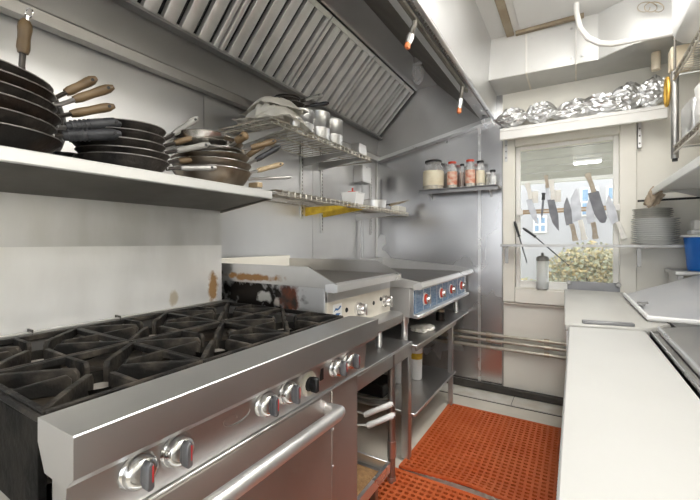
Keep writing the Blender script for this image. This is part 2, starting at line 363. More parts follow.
B().box(-.58, -.556, HL, YW-.008, Hh(.998), Hh(1.03), .006, 2).obj('front_lip', 'steel_bright', hd)
B().prism([(-.562,Hh(1.01)), (-.555,Hh(1.01)), (-.527,ZC), (-.534,ZC)], 'y', HL, YW-.008).obj('front_face', 'hood_face', hd)
b = B()
for k in range(90):
    y = .6 + k*.0285; b.box(-.588, -.578, y, y+.013, Hh(.996), Hh(1.003))
o = b.obj('bead_strip', 'steel_dark', hd); o['kind'] = 'stuff'
ep = [(-1.64,Hh(.78)), (-1.61,Hh(.79)), (-.58,Hh(1.006)), (-.565,Hh(1.40)), (-1.64,Hh(1.40))]
B().prism(ep, 'y', YW-.012, YW-.007).obj('end_panel', 'steel_hood', hd)
B().prism([(-1.60,Hh(.758)), (-.575,Hh(.972)), (-.575,Hh(1.003)), (-1.60,Hh(.788))], 'y', YW-.085, YW-.008).obj('end_flange', 'steel_bright', hd)
B().prism(ep, 'y', HL-.006, HL).obj('end_panel', 'steel_hood', hd)
# filters
fx0, fz0, fx1, fz1 = -1.61, Hh(.9926), -1.243, Hh(1.36)
ft = Vector((fx1-fx0, 0, fz1-fz0)); FL = ft.length; ft.normalize(); fnorm = Vector((ft.z, 0, -ft.x))
FM = Matrix((( 0, ft.x, fnorm.x, 0), (1, 0, 0, 0), (0, ft.z, fnorm.z, 0), (0,0,0,1)))   # local x=along Y, y=up slope, z=out
seams = [.195, .745, 1.295, 1.845, 2.395, 2.945, 3.165]
flab = ['slotted baffle filter nearest the camera in the hood', 'slotted baffle filter second from the near end of the hood', 'slotted baffle filter above the pan shelf end and wire shelf start',
        'slotted baffle filter above the steel pots on the wire shelf', 'slotted baffle filter second from the far hood end', 'narrow filler baffle filter at the far hood end']
for i, (a, b_) in enumerate(zip(seams, seams[1:])):
    w = b_-a-.006; org = Vector((fx0, a+.003, fz0))
    f = thing('baffle_filter', flab[i], 'filter', org, 'baffle filters in the hood')
    mt = Matrix.Translation(org) @ FM
    B().box(0, w, 0, FL, -.03, -.024, mtx=mt).obj('backing', 'black', f)
    for v0 in (0, FL-.03): B().box(0, w, v0, v0+.03, -.024, .004, .002, mtx=mt).obj('frame_rail', 'steel_filter', f)
    n = max(2, round(w/.0915)); pw = w/n
    for k in range(n+1):
        u0 = max(0, k*pw - pw*.5 + .0105); u1 = min(w, k*pw + pw*.5 - .0105)
        poly = [(u0,-.02), (u0+.004,.0), (u0+.012,.004), (u1-.012,.004), (u1-.004,.0), (u1,-.02)]
        bb = B(); bb.prism(poly, 'y', .03, FL-.03)
        # prism 'y' gives (u, w, v): local x=u, y=slope, z=v
        bmesh.ops.transform(bb.bm, matrix=mt, verts=bb.bm.verts)
        bb.obj('baffle', 'steel_filter', f)
# suppression pipe with nozzles, lamp
sp_ = thing('suppression_pipe', 'fire suppression pipe with two foil nozzles under the hood lip', 'pipe', (-.62, 1.5, Hh(1.03)))
B().tube([(-.608, HL+.02, Hh(.990)), (-.608, 2.47, Hh(.990))], .013, 8).obj('pipe', 'shade_dark_steel', sp_)
for y, ln, dx in ((1.55, .12, -.035), (2.36, .17, -.02)):
    q = Vector((-.608, y, Hh(.990)))
    nz = B().tube([q, q+Vector((.0,0,-.03)), q+Vector((dx*.3,0,-ln*.35)), q+Vector((dx*.5,.01,-ln*.5))], .012, 8).obj('elbow', 'shade_dark_steel', sp_)
    B().tube([q+Vector((dx*.5,.01,-ln*.45)), q+Vector((dx*.7,.01,-ln*.6)), q+Vector((dx*.9,0,-ln*.85))], (.013,.018,.014), 8).obj('foil_sleeve', 'foil', nz)
    B().tube([q+Vector((dx*.9,0,-ln*.83)), q+Vector((dx,0,-ln)), q+Vector((dx*1.1,0,-ln*1.04))], (.013,.015,.006), 8).obj('cap', 'orange', nz)
lm = thing('hood_lamp', 'clear glass jar lamp inside the hood', 'lamp', (-.975, 2.55, Hh(1.275)))
B().lathe([(0,.06),(.03,.06),(.03,.02),(.024,.015),(0,.015)], (-.975,2.55,Hh(1.275)), 16).obj('socket', 'steel', lm)
B().lathe([(.028,.02),(.042,0),(.046,-.05),(.040,-.10),(.02,-.125),(0,-.13)], (-.975,2.55,Hh(1.275)), 20).obj('glass_jar', 'jar_glass', lm)

# ------------------------------------------------------------------ range
ZR = .955                 # level of grates and rail
Y0, Y1 = .243, 1.19
rg = thing('gas_range', 'six burner stainless gas range with worn cast grates', 'stove', (-1.0, .72, 0))
# landing rail: top slopes a little, front face, undercut
B().prism([(-.725,ZR-.002), (-.6058,ZR+.0005), (-.604,ZR-.0015), (-.604,ZR-.062), (-.628,ZR-.082), (-.70,ZR-.082), (-.725,ZR-.04)], 'y', Y0, Y1).obj('landing_rail', 'steel', rg)
pn = B().prism([(-.70,ZR-.082), (-.650,ZR-.082), (-.660,ZR-.185), (-.70,ZR-.185)], 'y', Y0+.01, Y1-.004).obj('control_panel', 'steel', rg)
B().box(-.70, -.652, Y0+.01, Y1-.004, ZR-.192, ZR-.186, .002).obj('panel_edge', 'steel', rg)
# curved emblem pressed in the panel
b = B(); q = [(-.6535, .555+.028*math.cos(a)+.006*a, .832+.013*math.sin(a)) for a in [k*.4 for k in range(18)]]
b.tube(q, .0012, 5).obj('emblem', 'steel', pn)
for y in (.36, .434, .671, .753, .985, 1.065):
    k = B().lathe([(0,.014),(.022,.014),(.028,.011),(.033,.004),(.034,0)], (-.657, y, .832), 28, RY(PI/2)).obj('knob', 'chrome', rg)
    B().lathe([(0,.029),(.016,.029),(.024,.026),(.029,.018),(.030,.010)], (-.657, y, .832), 28, RY(PI/2)).obj('knob_cap', 'chrome', k)
    B().prism([(y-.0065,.812),(y-.003,.808),(y+.003,.808),(y+.0065,.812),(y+.006,.850),(y,.857),(y-.006,.850)], 'x', -.632, -.612, .0015).obj('pointer', 'knife_dark', k)
    B().box(-.6125, -.6112, y+.0015, y+.0042, .822, .850, .0004).obj('red_stripe', 'red_mark', k)
k = B().lathe([(0,.012),(.034,.012),(.036,0)], (-.657, .84, .826), 24, RY(PI/2)).obj('thermostat_dial', 'panel_cream', rg)
B().lathe([(0,.034),(.011,.034),(.012,.020),(.019,.018),(.021,.010)], (-.657, .84, .826), 12, RY(PI/2)).obj('dial_cap', 'black', k)
B().box(-.64, -.615, .832, .848, .806, .848, .004).obj('dial_pointer', 'black', k)
B().box(-.660, -.652, .902, .920, .812, .850, .002).obj('igniter_switch', 'black', rg)
# oven front
B().box(-1.40, -.70, Y0+.02, 1.148, .15, ZR-.19).obj('oven_body', 'oven', rg)
dr = B().box(-.70, -.665, Y0+.03, .985, .20, ZR-.20, .006).obj('oven_door', 'oven', rg)
hy0, hy1, hz = .30, .955, .715
B().tube([(-.667,hy1,hz-.01), (-.635,hy1,hz-.008), (-.612,hy1-.012,hz), (-.606,hy1-.035,hz), (-.606,hy0+.035,hz), (-.612,hy0+.012,hz), (-.635,hy0,hz), (-.667,hy0,hz)], .0195, 14).obj('handle', 'steel_bright', dr)
B().box(-.70, -.672, .992, 1.158, .15, ZR-.20, .003).obj('side_stile', 'oven', rg)
for z in (.35, .5, .62): B().lathe([(0,.003),(.004,.002),(.005,0)], (-.672, 1.0, z), 8, RY(PI/2)).obj('screw', 'steel', rg)
B().box(-1.38, -.72, Y0+.03, 1.14, .10, .15).obj('kick_plate', 'steel_dark', rg)
for x in (-.76, -1.33):
    for y in (Y0+.07, Y1-.06): B().lathe([(.026,0),(.028,.02),(.020,.03),(.020,.10)], (x, y, 0), 12).obj('foot', 'steel', rg)
# side panels
B().box(-1.40, -.725, Y0, Y0+.012, .78, ZR-.012, .001).obj('burner_box_side', 'cast', rg)
B().box(-1.40, -.70, Y0+.006, Y0+.018, .14, .78, .001).obj('side_panel', 'steel_dark', rg)
B().box(-1.40, -.70, 1.148, 1.158, .14, ZR-.12, .001).obj('side_panel', 'steel', rg)
B().box(-1.40, -.72, Y1-.014, Y1-.004, ZR-.12, ZR-.03, .001).obj('burner_box_side', 'steel', rg)
B().box(-1.385, -.728, Y0+.001, Y0+.014, ZR-.03, ZR-.006, .004).obj('end_strip', 'cast_top', rg)
# burner well
B().box(-1.40, -.725, Y0+.012, Y1-.014, ZR-.115, ZR-.105).obj('drip_tray', 'burner_tray', rg)
B().box(-.745, -.725, Y0+.012, Y1-.014, ZR-.105, ZR-.02, .002).obj('well_front', 'burner_tray', rg)
B().box(-1.42, -1.385, Y0, Y1-.004, ZR-.12, ZR-.008, .003).obj('back_ledge', 'steel_dark', rg)
B().box(-1.405, -1.385, Y0, Y1-.004, ZR-.006, ZR+.006, .002).obj('ledge_bar', 'steel_dark', rg)
# riser with shelf
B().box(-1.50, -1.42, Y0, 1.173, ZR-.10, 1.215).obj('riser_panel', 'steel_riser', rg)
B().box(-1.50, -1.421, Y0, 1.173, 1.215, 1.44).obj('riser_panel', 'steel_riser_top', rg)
for y in (.23+.22, .70): B().box(-1.419, -1.385, y, y+.004, ZR-.01, ZR+.012).obj('ledge_joint', 'dark', rg)
B().box(-1.50, -1.104, .10, 1.173, 1.425, 1.443, .002).obj('high_shelf', 'steel', rg)
B().box(-1.112, -1.098, .10, 1.173, 1.412, 1.447, .003).obj('shelf_lip', 'lip_steel', rg)
for y in (.10, 1.165): B().prism([(-1.42,1.365), (-1.105,1.412), (-1.105,1.43), (-1.42,1.43)], 'y', y, y+.008).obj('shelf_gusset', 'shade_dark_steel', rg)
B().prism([(-1.42,1.375), (-1.11,1.415), (-1.11,1.424), (-1.42,1.424)], 'y', .11, 1.16).obj('shelf_underside', 'shade_dark_steel', rg)  # underside and gussets: shade below the shelf put into the colour
# cast grates: 6, each lifts off
gx = [(-1.385, -1.060), (-1.055, -.742)]; gw = (Y1-Y0-.026)/3
first = None
rows = ['riser', 'landing rail']; cols = ['near the left end', 'in the middle', 'beside the griddle']
def grate(cx, cy, sx, sy, label):
    g = thing('burner_grate', label, 'grate', (0,0,0), 'cast grates on the range')
    hx, hy = sx/2-.004, sy/2-.003; t = .0055
    fr = B()
    for s in (-1, 1):
        fr.box(-hx, hx, s*hy-t, s*hy+t, -.018, -.002, .002); fr.box(s*hx-t, s*hx+t, -hy, hy, -.018, -.002, .002)
    fr.obj('frame', 'cast_top', g)
    r0 = .042
    for k in range(8):
        a = k*PI/4; d = Vector((math.cos(a), math.sin(a)))
        L = min(hx/abs(d.x) if abs(d.x) > 1e-3 else 9, hy/abs(d.y) if abs(d.y) > 1e-3 else 9)
        poly = [(r0,-.058), (r0-.004,-.012), (r0+.004,.0), (L*.55,.001), (L-.003,-.001), (L-.001,-.022), (L*.75,-.030), (L*.6,-.045), (r0+.014,-.062)] if k % 2 else \
               [(r0+.012,-.040), (r0+.010,-.010), (r0+.018,.0), (L-.003,-.001), (L-.001,-.022), (L*.6,-.034)]
        fw = .0065 if k % 2 else .0052
        bb = B(); bb.prism(poly, 'y', -fw, fw, .0015); bmesh.ops.transform(bb.bm, matrix=RZ(a), verts=bb.bm.verts)
        bb.obj('fin', 'cast_top', g)
    ring = B(); ring.lathe([(r0+.002,-.060),(r0+.010,-.060),(r0+.020,-.030),(r0+.026,-.028),(r0+.012,-.066),(r0+.002,-.066),(r0+.002,-.060)], (0,0,0), 20)
    ring.obj('bowl', 'cast', g)
    g.location = (cx, cy, ZR); return g
for i, (a, b_) in enumerate(gx):
    for j in range(3):
        cx, cy = (a+b_)/2, Y0+.013+gw*(j+.5)
        lab = f'black cast iron burner grate along the {rows[i]}, {cols[j]}'
        if first is None: first = grate(cx, cy, b_-a, gw-.002, lab)
        else: g = dup(first, (cx, cy, ZR), lab); g.scale = ((b_-a)/(gx[0][1]-gx[0][0]), 1, 1)
        bu = B().lathe([(0,-.045),(.030,-.045),(.036,-.050),(.036,-.062),(.024,-.066),(.024,-.104),(0,-.104)], (cx, cy, ZR), 20).obj('burner_head', 'burner', rg)
        B().tube([(cx,cy,ZR-.085),(cx+.10 if i else cx+.16,cy,ZR-.090)], .012, 8).obj('gas_tube', 'burner', bu)
for x, y in ((-.765,.345), (-.768,.69), (-.768,1.03)): B().box(x-.016, x+.02, y-.04, y+.03, ZR-.104, ZR-.045, .004).obj('pilot_shield', 'enamel', rg)

# ------------------------------------------------------------------ frying pans on the high shelf
def pan(label, R, Hp, body, grip, loc, yaw, tilt=(0,0), glen=.13, arm=.075, rise=.35, gr=.0125, hole=True, group='frying pans on the shelf', flat=False):
    t = thing('frying_pan', label, 'pan', (0,0,0), group)
    rb = R*.74; th = .003
    prof = [(0,0),(rb*.95,0),(rb,.003),(rb+(R-rb)*.55,Hp*.55),(R,Hp),(R+.002,Hp+.002),(R-.002,Hp+.001),(rb+(R-rb)*.5,Hp*.55+.002),(rb-.004,.006),(0,th+.002)]
    B().lathe(prof, (0,0,0), 32).obj('bowl', body, t)
    B().tube([((R+.0005)*math.cos(k*PI/18), (R+.0005)*math.sin(k*PI/18), Hp+.0015) for k in range(37)], .0017, 5, cap=False).obj('rim', 'worn_rim' if body in ('black_pan','burnt_pan') else 'pan_bright', t)
    d = Vector((math.cos(rise), 0, math.sin(rise)))
    p0 = Vector((R*.93, 0, Hp*.72)); p1 = p0 + Vector((.018,0,.004)); p2 = p1 + d*arm; p3 = p2 + d*glen
    arm_b = B(); arm_b.tube([p0, p1, p2, p2+d*.02], .0062, 8)
    for v in arm_b.bm.verts: v.co.y *= 1.5
    ao = arm_b.obj('handle', 'steel_dark' if body != 'black_pan' else 'black_pan', t)
    gb = B(); n = 8
    rs = [gr*.8, gr*1.02, gr*1.0, gr*.95, gr*1.0, gr*1.1, gr*1.05, gr*.55]
    gb.tube([p2 + d*(glen*k/(n-1)) for k in range(n)], rs, 10)
    go = gb.obj('grip', grip, t)
    if gr >= .016 and grip == 'black_grip':
        for q_ in range(5): c_ = p2 + d*(.012+.011*q_); B().tube([c_, c_+d*.004], gr*1.14, 10).obj('rib', 'black_grip', go)
    if hole:
        e = p3 - d*.018
        B().tube([e+Vector((0,-gr*1.25,0)), e+Vector((0,gr*1.25,0))], .0045, 8).obj('hang_hole', 'black', go)
    for s in (-1, 1):
        B().lathe([(0,.003),(.004,.002),(.005,0)], (R*.93+.003, s*.011, Hp*.72), 8, RY(PI/2)).obj('rivet', 'steel', t)
    t.rotation_euler = (Matrix.Rotation(yaw, 3, 'Z') @ Matrix.Rotation(tilt[1], 3, 'Y') @ Matrix.Rotation(tilt[0], 3, 'X')).to_euler()
    t.location = loc; return t
ZS = 1.4475
D = math.radians
# stack A (left)
A = (-1.235, .315)
pan('burnt frying pan at the bottom of the left stack', .145, .045, 'burnt_pan', 'black_grip', (A[0],A[1],ZS+.001), D(118), (0,D(0)), rise=.14, arm=.01)
pan('black frying pan second up in the left stack, ribbed black grip', .145, .045, 'black_pan', 'black_grip', (A[0]-.004,A[1]-.012,ZS+.036), D(72), (0,D(1)), rise=.24, gr=.016, glen=.14, arm=.005)
pan('black frying pan third up in the left stack, ribbed black grip raised', .15, .048, 'burnt_pan', 'black_grip', (A[0]-.012,A[1]-.006,ZS+.068), D(75), (0,D(3)), rise=.36, gr=.017, glen=.14, arm=.005)
pan('black frying pan in left stack with lowest of three brown wooden handles', .14, .045, 'black_pan', 'wood_grip', (A[0]-.025,A[1]-.002,ZS+.108), D(80), (D(2),D(4)), rise=.52, arm=.03, glen=.12)
pan('black frying pan in left stack with middle of three brown wooden handles', .14, .045, 'burnt_pan', 'wood_grip', (A[0]-.028,A[1]-.002,ZS+.138), D(76), (D(3),D(4)), rise=.66, arm=.04, glen=.115)
pan('black frying pan in left stack with topmost slanting brown handle', .14, .045, 'black_pan', 'wood_grip', (A[0]-.035,A[1]-.008,ZS+.166), D(84), (D(4),D(6)), rise=.84, arm=.035, glen=.10)
up = pan('upended black frying pan with wooden handle straight up and ring', .15, .042, 'black_pan', 'wood_grip', (0,0,0), 0, rise=.0, glen=.10, arm=.035, gr=.016, hole=False)
up.rotation_euler = (Matrix.Rotation(D(15), 3, 'Z') @ Matrix.Rotation(D(-83), 3, 'Y')).to_euler(); up.location = (-1.385, .435, ZS+.145)
rb_ = B(); rb_.tube([(.312+.015*math.cos(k*PI/6), .004, .030+.015*math.sin(k*PI/6)) for k in range(13)], .0025, 6, cap=False)
rb_.tube([(.285,0,.030),(.302,0,.030)], .007, 8)
me_o = rb_.obj('hanging_ring', 'chrome'); me_o.parent = up
# stack B (middle)
Bc = (-1.25, .645)
labs = ['black frying pan at the bottom of the middle stack', 'second black pan from the bottom of the middle stack', 'third black pan from the bottom of the middle stack', 'fourth black pan from the bottom of the middle stack', 'topmost black pan of the middle stack, with grey handle raised']
hs = [('steel_dark', 64, .10), ('wood_grip', 76, .22), ('grey_grip', 68, .30), ('wood_grip', 74, .40), ('grey_grip', 76, .66)]
for k in range(5):
    g, yw, rs_ = hs[k]
    pan(labs[k], .132-.001*k, .042, 'black_pan', g, (Bc[0]-.004*k, Bc[1]+.006*math.sin(k*2), ZS+.026*k), D(yw), (D(2*math.sin(k)), D(-1-k*.8)), glen=.12, arm=.03, rise=rs_, gr=.011)
# stack C (right)
Cc = (-1.245, .985)
pan('dull steel saute pan at the bottom of the right stack', .150, .062, 'steel_pan', 'steel_dark', (Cc[0],Cc[1],ZS), D(58), rise=.12, glen=.12, gr=.008, hole=False, arm=.05)
pan('brown stained steel pan second up in the right stack', .152, .060, 'steel_pan', 'tan_grip', (Cc[0]-.005,Cc[1],ZS+.032), D(66), rise=.36, glen=.13, gr=.011, arm=.03)
pan('steel pan third up in the right stack with black grip', .148, .058, 'steel_pan', 'black_grip', (Cc[0]-.01,Cc[1]+.005,ZS+.060), D(60), (0,D(-4)), rise=.52, glen=.13, gr=.012, arm=.03)
pan('bright steel pan fourth up in the right stack, brown handle', .145, .055, 'pan_bright', 'wood_grip', (Cc[0]-.015,Cc[1]-.005,ZS+.086), D(80), (0,D(-4)), rise=.56, glen=.12, gr=.012, arm=.03)
pan('bright steel pan on top of the right stack, handle towards the room', .140, .05, 'pan_bright', 'wood_grip', (Cc[0]-.03,Cc[1]-.02,ZS+.112), D(10), (D(3),D(-3)), rise=.42, glen=.055, arm=.02, gr=.016)
pan('small steel pan leaning at the back of the right stack', .12, .045, 'pan_bright', 'wood_grip', (Cc[0]-.01,Cc[1]-.05,ZS+.136), D(97), (D(-6),D(0)), rise=.05, glen=.11, gr=.011, arm=.03)
pan('small dark pan topping the right stack with brown wooden handle', .105, .04, 'steel_pan', 'wood_grip', (Cc[0]+.0,Cc[1]+.01,ZS+.150), D(62), (0,D(6)), rise=.5, glen=.12, gr=.013, arm=.03)
t = thing('wire_brush', 'small wooden block brush at the shelf end', 'brush', (-1.16, 1.135, ZS))
B().box(-1.19, -1.13, 1.12, 1.15, ZS+.012, ZS+.034, .004).obj('block', 'tan_grip', t)
b = B()
for i in range(6):
    for j in range(3): b.tube([(-1.185+.01*i, 1.125+.01*j, ZS), (-1.185+.01*i, 1.125+.01*j, ZS+.013)], .0015, 5)
b.obj('bristles', 'steel_dark', t)

# ------------------------------------------------------------------ wall wire shelves
def wire_shelf(name, label, x0, x1, y0, y1, z, brackets, bmat=('steel',)*3):
    t = thing(name, label, 'shelf', ((x0+x1)/2, (y0+y1)/2, z))
    for x, r in ((x0+.006, .004), (x1-.004, .0055), ((x0+x1)/2, .004)):
        B().tube([(x, y0, z-.006), (x, y1, z-.006)], r, 8).obj('long_wire', 'wire', t)
    B().tube([(x1-.004, y0, z-.030), (x1-.004, y1, z-.030)], .0045, 8).obj('long_wire', 'wire', t)
    for y in (y0, y1): 
        B().tube([(x0, y, z-.006), (x1-.004, y, z-.006)], .005, 8).obj('end_wire', 'wire', t)
        B().tube([(x0, y, z-.030), (x1-.004, y, z-.030)], .0045, 8).obj('end_wire', 'wire', t)
    n = int((y1-y0)/.046)
    cw = B(); cw.tube([(x0, 0, z), (x1-.003, 0, z), (x1+.001, 0, z-.006), (x1+.001, 0, z-.030)], .0026, 5)
    src = None
    for k in range(1, n):
        y = y0 + (y1-y0)*k/n
        if src is None: src = cw.obj('cross_wire', 'wire', t); src.location.y += y; 
        else:
            c = src.copy(); COL.objects.link(c); c.parent = t; c.location = src.location.copy(); c.location.y = src.location.y + (y - (y0+(y1-y0)/n))
    zz = B(); q = []
    m = int((y1-y0)/.05)
    for k in range(m+1): q.append((x1-.004, y0+(y1-y0)*k/m, z-.008 if k % 2 else z-.028))
    zz.tube(q, .002, 5).obj('truss_wire', 'wire', t)
    for y, bm_ in zip(brackets, bmat):
        B().prism([(x0-.02,z-.012), (x1-.03,z-.012), (x1-.03,z-.028), (x0-.02,z-.075)], 'y', y-.004, y+.004).obj('bracket', bm_, t)
    return t
wire_shelf('wire_shelf', 'upper wall wire shelf carrying towels and steel pots', XW+.02, -1.25, 1.33, 2.36, 1.838, (1.45, 2.07, 2.26))
wire_shelf('wire_shelf', 'lower wall wire shelf on yellow brackets with white tub', XW+.02, -1.25, 1.36, 3.06, 1.490, (2.10, 2.30, 2.82), ('yellow','yellow','steel'))
for i, (x, y0_, y1_) in enumerate(((302,100,219), (322,100,233), (371,176,235))):
    p0 = at(x, y1_, X=XW+.01); p1 = at(x, y0_, X=XW+.01)
    t = thing('shelf_standard', ['slotted steel wall upright nearest the range', 'slotted steel wall upright in the middle of the wire shelves', 'slotted steel wall upright near the corner'][i], 'bracket', (XW+.01, p0.y, p0.z), 'wall uprights')
    B().box(XW, XW+.014, p0.y-.014, p0.y+.014, p0.z, p1.z, .002).obj('rail', 'steel', t)
    b = B()
    z = p0.z+.02
    while z < p1.z-.02: b.box(XW+.0135, XW+.0148, p0.y-.003, p0.y+.003, z, z+.014); z += .026
    b.obj('slots', 'black', t)
# things on the upper shelf
ZU = 1.8405
def cloth(label, c, sx, sy, h, seed, material='cloth', group=None, rot=0):
    b = B(); r = bmesh.ops.create_icosphere(b.bm, subdivisions=4, radius=1)['verts']
    for v in r:
        q = v.co*2.2 + Vector((seed, seed*2, 0))
        f = 1 + .28*noise.noise(q) + .16*noise.noise(q*2.3)
        rid = 1 - abs(noise.noise(Vector((q.x*1.6+q.z, q.y*.6, seed))))*1.6
        v.co = Vector((v.co.x*f, v.co.y*f, max(-.75, v.co.z*(f+.25*rid))))
    m = Matrix.Translation((c[0], c[1], c[2]+h*.75/1.75)) @ RZ(rot) @ Matrix.Diagonal((sx, sy, h/1.75, 1))
    bmesh.ops.transform(b.bm, matrix=m, verts=r)
    return tag(centre(b.obj('folded_towel', material, ang=60)), label, 'towel', group)
def towel(label, c, w, d, h, seed, rot, flat=.55):
    ca, sa = math.cos(rot), math.sin(rot)
    def fn(u, v):
        x, y = (u-.5)*2, (v-.5)*2
        q = Vector((x*1.6+seed, y*1.6, seed*.7)); n1 = noise.noise(q); n2 = noise.noise(q*2.1+Vector((5,0,0)))
        r = min(1, (abs(x)**3+abs(y)**3)**(1/3)*(1+.14*n1))
        z = h*(1-max(0, (r-flat)/(1-flat))**1.6)
        z += (.20*abs(math.sin(4.2*x+2.2*y+3*n1+seed)) + .16*abs(math.sin(5.1*y-2.6*x+3*n2)) + .12*n2)*h*(1-.4*r)
        X = x*w/2*(1+.10*n2); Y = y*d/2*(1+.12*n1)
        return (c[0]+X*ca-Y*sa, c[1]+X*sa+Y*ca, c[2]+max(.003, z-.1*h))
    b = B(); b.grid(fn, 34, 34, .005)
    return tag(centre(b.obj('folded_towel', 'cloth', ang=55)), label, 'towel', 'towels on the upper shelf')
towel('large folded off-white towel at the bottom of the heap on the upper shelf', (-1.37, 1.49, ZU+.002), .32, .33, .075, 4.2, .25)
towel('rumpled off-white towel on top of the towel heap', (-1.375, 1.485, ZU+.076), .26, .28, .055, 8.6, -.4)
towel('small white towel bunched at the near edge of the upper shelf', (-1.34, 1.40, ZU+.002), .16, .12, .075, 2.7, .6)
def canister(label, c, R, h, lid=False):
    t = thing('steel_canister', label, 'canister', c, 'steel pots on the upper shelf')
    B().lathe([(0,0),(R*.96,0),(R,.004),(R,h*.45),(R*1.015,h*.46),(R*1.015,h*.49),(R,h*.5),(R,h-.006),(R*1.03,h),(R*.97,h),(R*.97,.006),(0,.006)], c, 28).obj('body', 'steel_bright', t)
    if lid: B().lathe([(0,h+.018),(R*.2,h+.018),(R*.9,h+.010),(R*1.02,h+.004),(R*1.02,h+.001),(0,h+.002)], c, 28).obj('lid', 'steel_bright', t)
    return t
canister('steel canister with raised band, left of two tall ones', (-1.37, 1.875, ZU), .070, .19)
canister('steel canister with raised band, right of two tall ones', (-1.375, 2.032, ZU), .070, .185, True)
canister('wide pale steel pot beside the towel heap', (-1.375, 1.705, ZU), .078, .15)
canister('small bright steel cup in front of the towels', (-1.275, 1.53, ZU), .026, .05)
tag(centre(B().box(-1.34, -1.27, 2.21, 2.32, ZU+.0, ZU+.075, .004).obj('steel_box', 'steel')), 'small steel box at the far end of the upper shelf', 'box')
pan('black pan with black handle lying on the towels and pot', .08, .03, 'black_pan', 'black_grip', (-1.41,1.66,ZU+.152), D(28), (0,0), glen=.11, arm=.02, rise=.12, gr=.011, group='pans on the wire shelf')
pan('dark pan with grey handle second in the small pile by the pot', .078, .03, 'black_pan', 'grey_grip', (-1.42,1.64,ZU+.172), D(22), (0,0), glen=.10, arm=.02, rise=.25, gr=.011, group='pans on the wire shelf')
pan('topmost small dark pan with black handle in the pile by the pot', .075, .03, 'black_pan', 'black_grip', (-1.43,1.65,ZU+.192), D(36), (0,0), glen=.09, arm=.02, rise=.3, gr=.010, group='pans on the wire shelf')
# things on the lower shelf
ZL = 1.4930
t = thing('white_tub', 'white plastic tub with a red scoop on lower wire shelf', 'tub', (-1.33, 2.23, ZL))
B().prism([(-1.38,ZL),(-1.28,ZL),(-1.268,ZL+.075),(-1.263,ZL+.075),(-1.263,ZL+.081),(-1.397,ZL+.081),(-1.397,ZL+.075),(-1.392,ZL+.075)], 'y', 2.17, 2.285, .002).obj('body', 'white_plastic', t)
B().tube([(-1.33,2.22,ZL+.081),(-1.33,2.22,ZL+.115)], .006, 8).box(-1.36,-1.30,2.20,2.26,ZL+.082,ZL+.090,.003).obj('scoop', 'red', t)
t = thing('round_cake_pan', 'round dull metal pan beside the white tub', 'pan', (-1.35, 2.58, ZL))
B().lathe([(0,0),(.088,0),(.092,.004),(.098,.060),(.102,.062),(.094,.060),(.088,.006),(0,.006)], (-1.35,2.58,ZL), 32).obj('body', 'steel_bright', t)
B().tube([(-1.35+.0985*math.cos(k*PI/16), 2.58+.0985*math.sin(k*PI/16), ZL+.061) for k in range(33)], .003, 6, cap=False).obj('rim', 'steel', t)
tag(centre(B().box(-1.33,-1.26,2.85,3.02,ZL,ZL+.042,.006).obj('soap_box', 'cream')), 'cream plastic box at the far end of the lower shelf', 'box')
for i,(m_,dx,dz) in enumerate((('tan_grip',0,0),('knife_wood',.022,.012),('black_grip',-.03,.004))):
    t = thing('wooden_paddle', ['pale wooden paddle lying on the cream box', 'brown wooden paddle lying on the cream box', 'black handled spatula lying on the cream box'][i], 'spatula', (-1.30+dx,2.92,ZL+.046), 'tools on the lower shelf')
    m = Matrix.Translation((-1.30+dx,2.90,ZL+.062+dz)) @ RZ(D(78-9*i)) @ RY(D(-12))
    B().box(-.10,.03,-.008,.008,-.005,.005,.003,mtx=m).obj('handle', m_, t)
    B().box(.02,.12,-.018,.018,-.003,.003,.002,mtx=m).obj('blade', m_, t)
t = thing('junction_box', 'grey electrical box on the wall under the hood corner', 'electrical box', (XW+.05, 2.93, 1.70))
pb = at(362,172,X=XW+.09); 
B().box(XW, XW+.09, pb.y-.0, pb.y+.16, 1.745, 1.895, .006).obj('box', 'steel', t)
B().box(XW+.09, XW+.094, pb.y+.006, pb.y+.154, 1.751, 1.889, .001).obj('cover', 'steel_bright', t)
B().tube([(XW+.03, pb.y+.11, 1.0), (XW+.03, pb.y+.11, 1.745)], .012, 8).obj('conduit', 'steel', t)

# ------------------------------------------------------------------ equipment stands
def leg(t, x, y, z1, s=.019, material='steel', name='leg'):
    B().box(x-s, x+s, y-s, y+s, .012, z1, .003).obj(name, material, t); B().lathe([(s*.9,0),(s*1.1,.005),(s*1.1,.014),(0,.016)], (x,y,0), 10).obj('foot', 'steel_dark', t)
Z1, Z2 = .668, .645
st = thing('equipment_stand', 'short stainless stand with deep apron beside the range', 'stand', (-1.2, 1.6, 0))
B().box(-1.60, -.79, 1.205, 1.98, Z1-.012, Z1, .003).obj('top', 'steel', st)
B().box(-.803, -.79, 1.205, 1.98, Z1-.075, Z1-.010, .002).obj('apron', 'steel', st)
B().box(-1.60, -.79, 1.967, 1.98, Z1-.075, Z1-.010, .002).obj('apron', 'steel', st)
for x, y in ((-.815, 1.955), (-1.58, 1.955), (-1.58, 1.23)): leg(st, x, y, Z1-.012, .022)
p = at(391.5, 482, Z=0)
B().tube([(p.x,p.y,.03),(p.x,p.y,Z1-.012)], .019, 14).obj('pipe_leg', 'steel_dark', st)
B().tube([(p.x,p.y,.13),(p.x,p.y,.215)], .0225, 14).obj('leg_sleeve', 'steel', st)
B().lathe([(0,0),(.026,0),(.022,.03),(0,.03)], (p.x,p.y,0), 14).obj('pipe_foot', 'steel', st)
B().box(-1.58, -1.02, 1.22, 1.74, .315, .325, .002).obj('rear_shelf', 'steel_dark', st)
s2 = thing('equipment_table', 'long stainless table with undershelf below the far griddle', 'table', (-1.2, 2.55, 0))
B().box(-1.62, -.762, 1.985, YW-.02, Z2-.010, Z2, .002).obj('top', 'steel', s2)
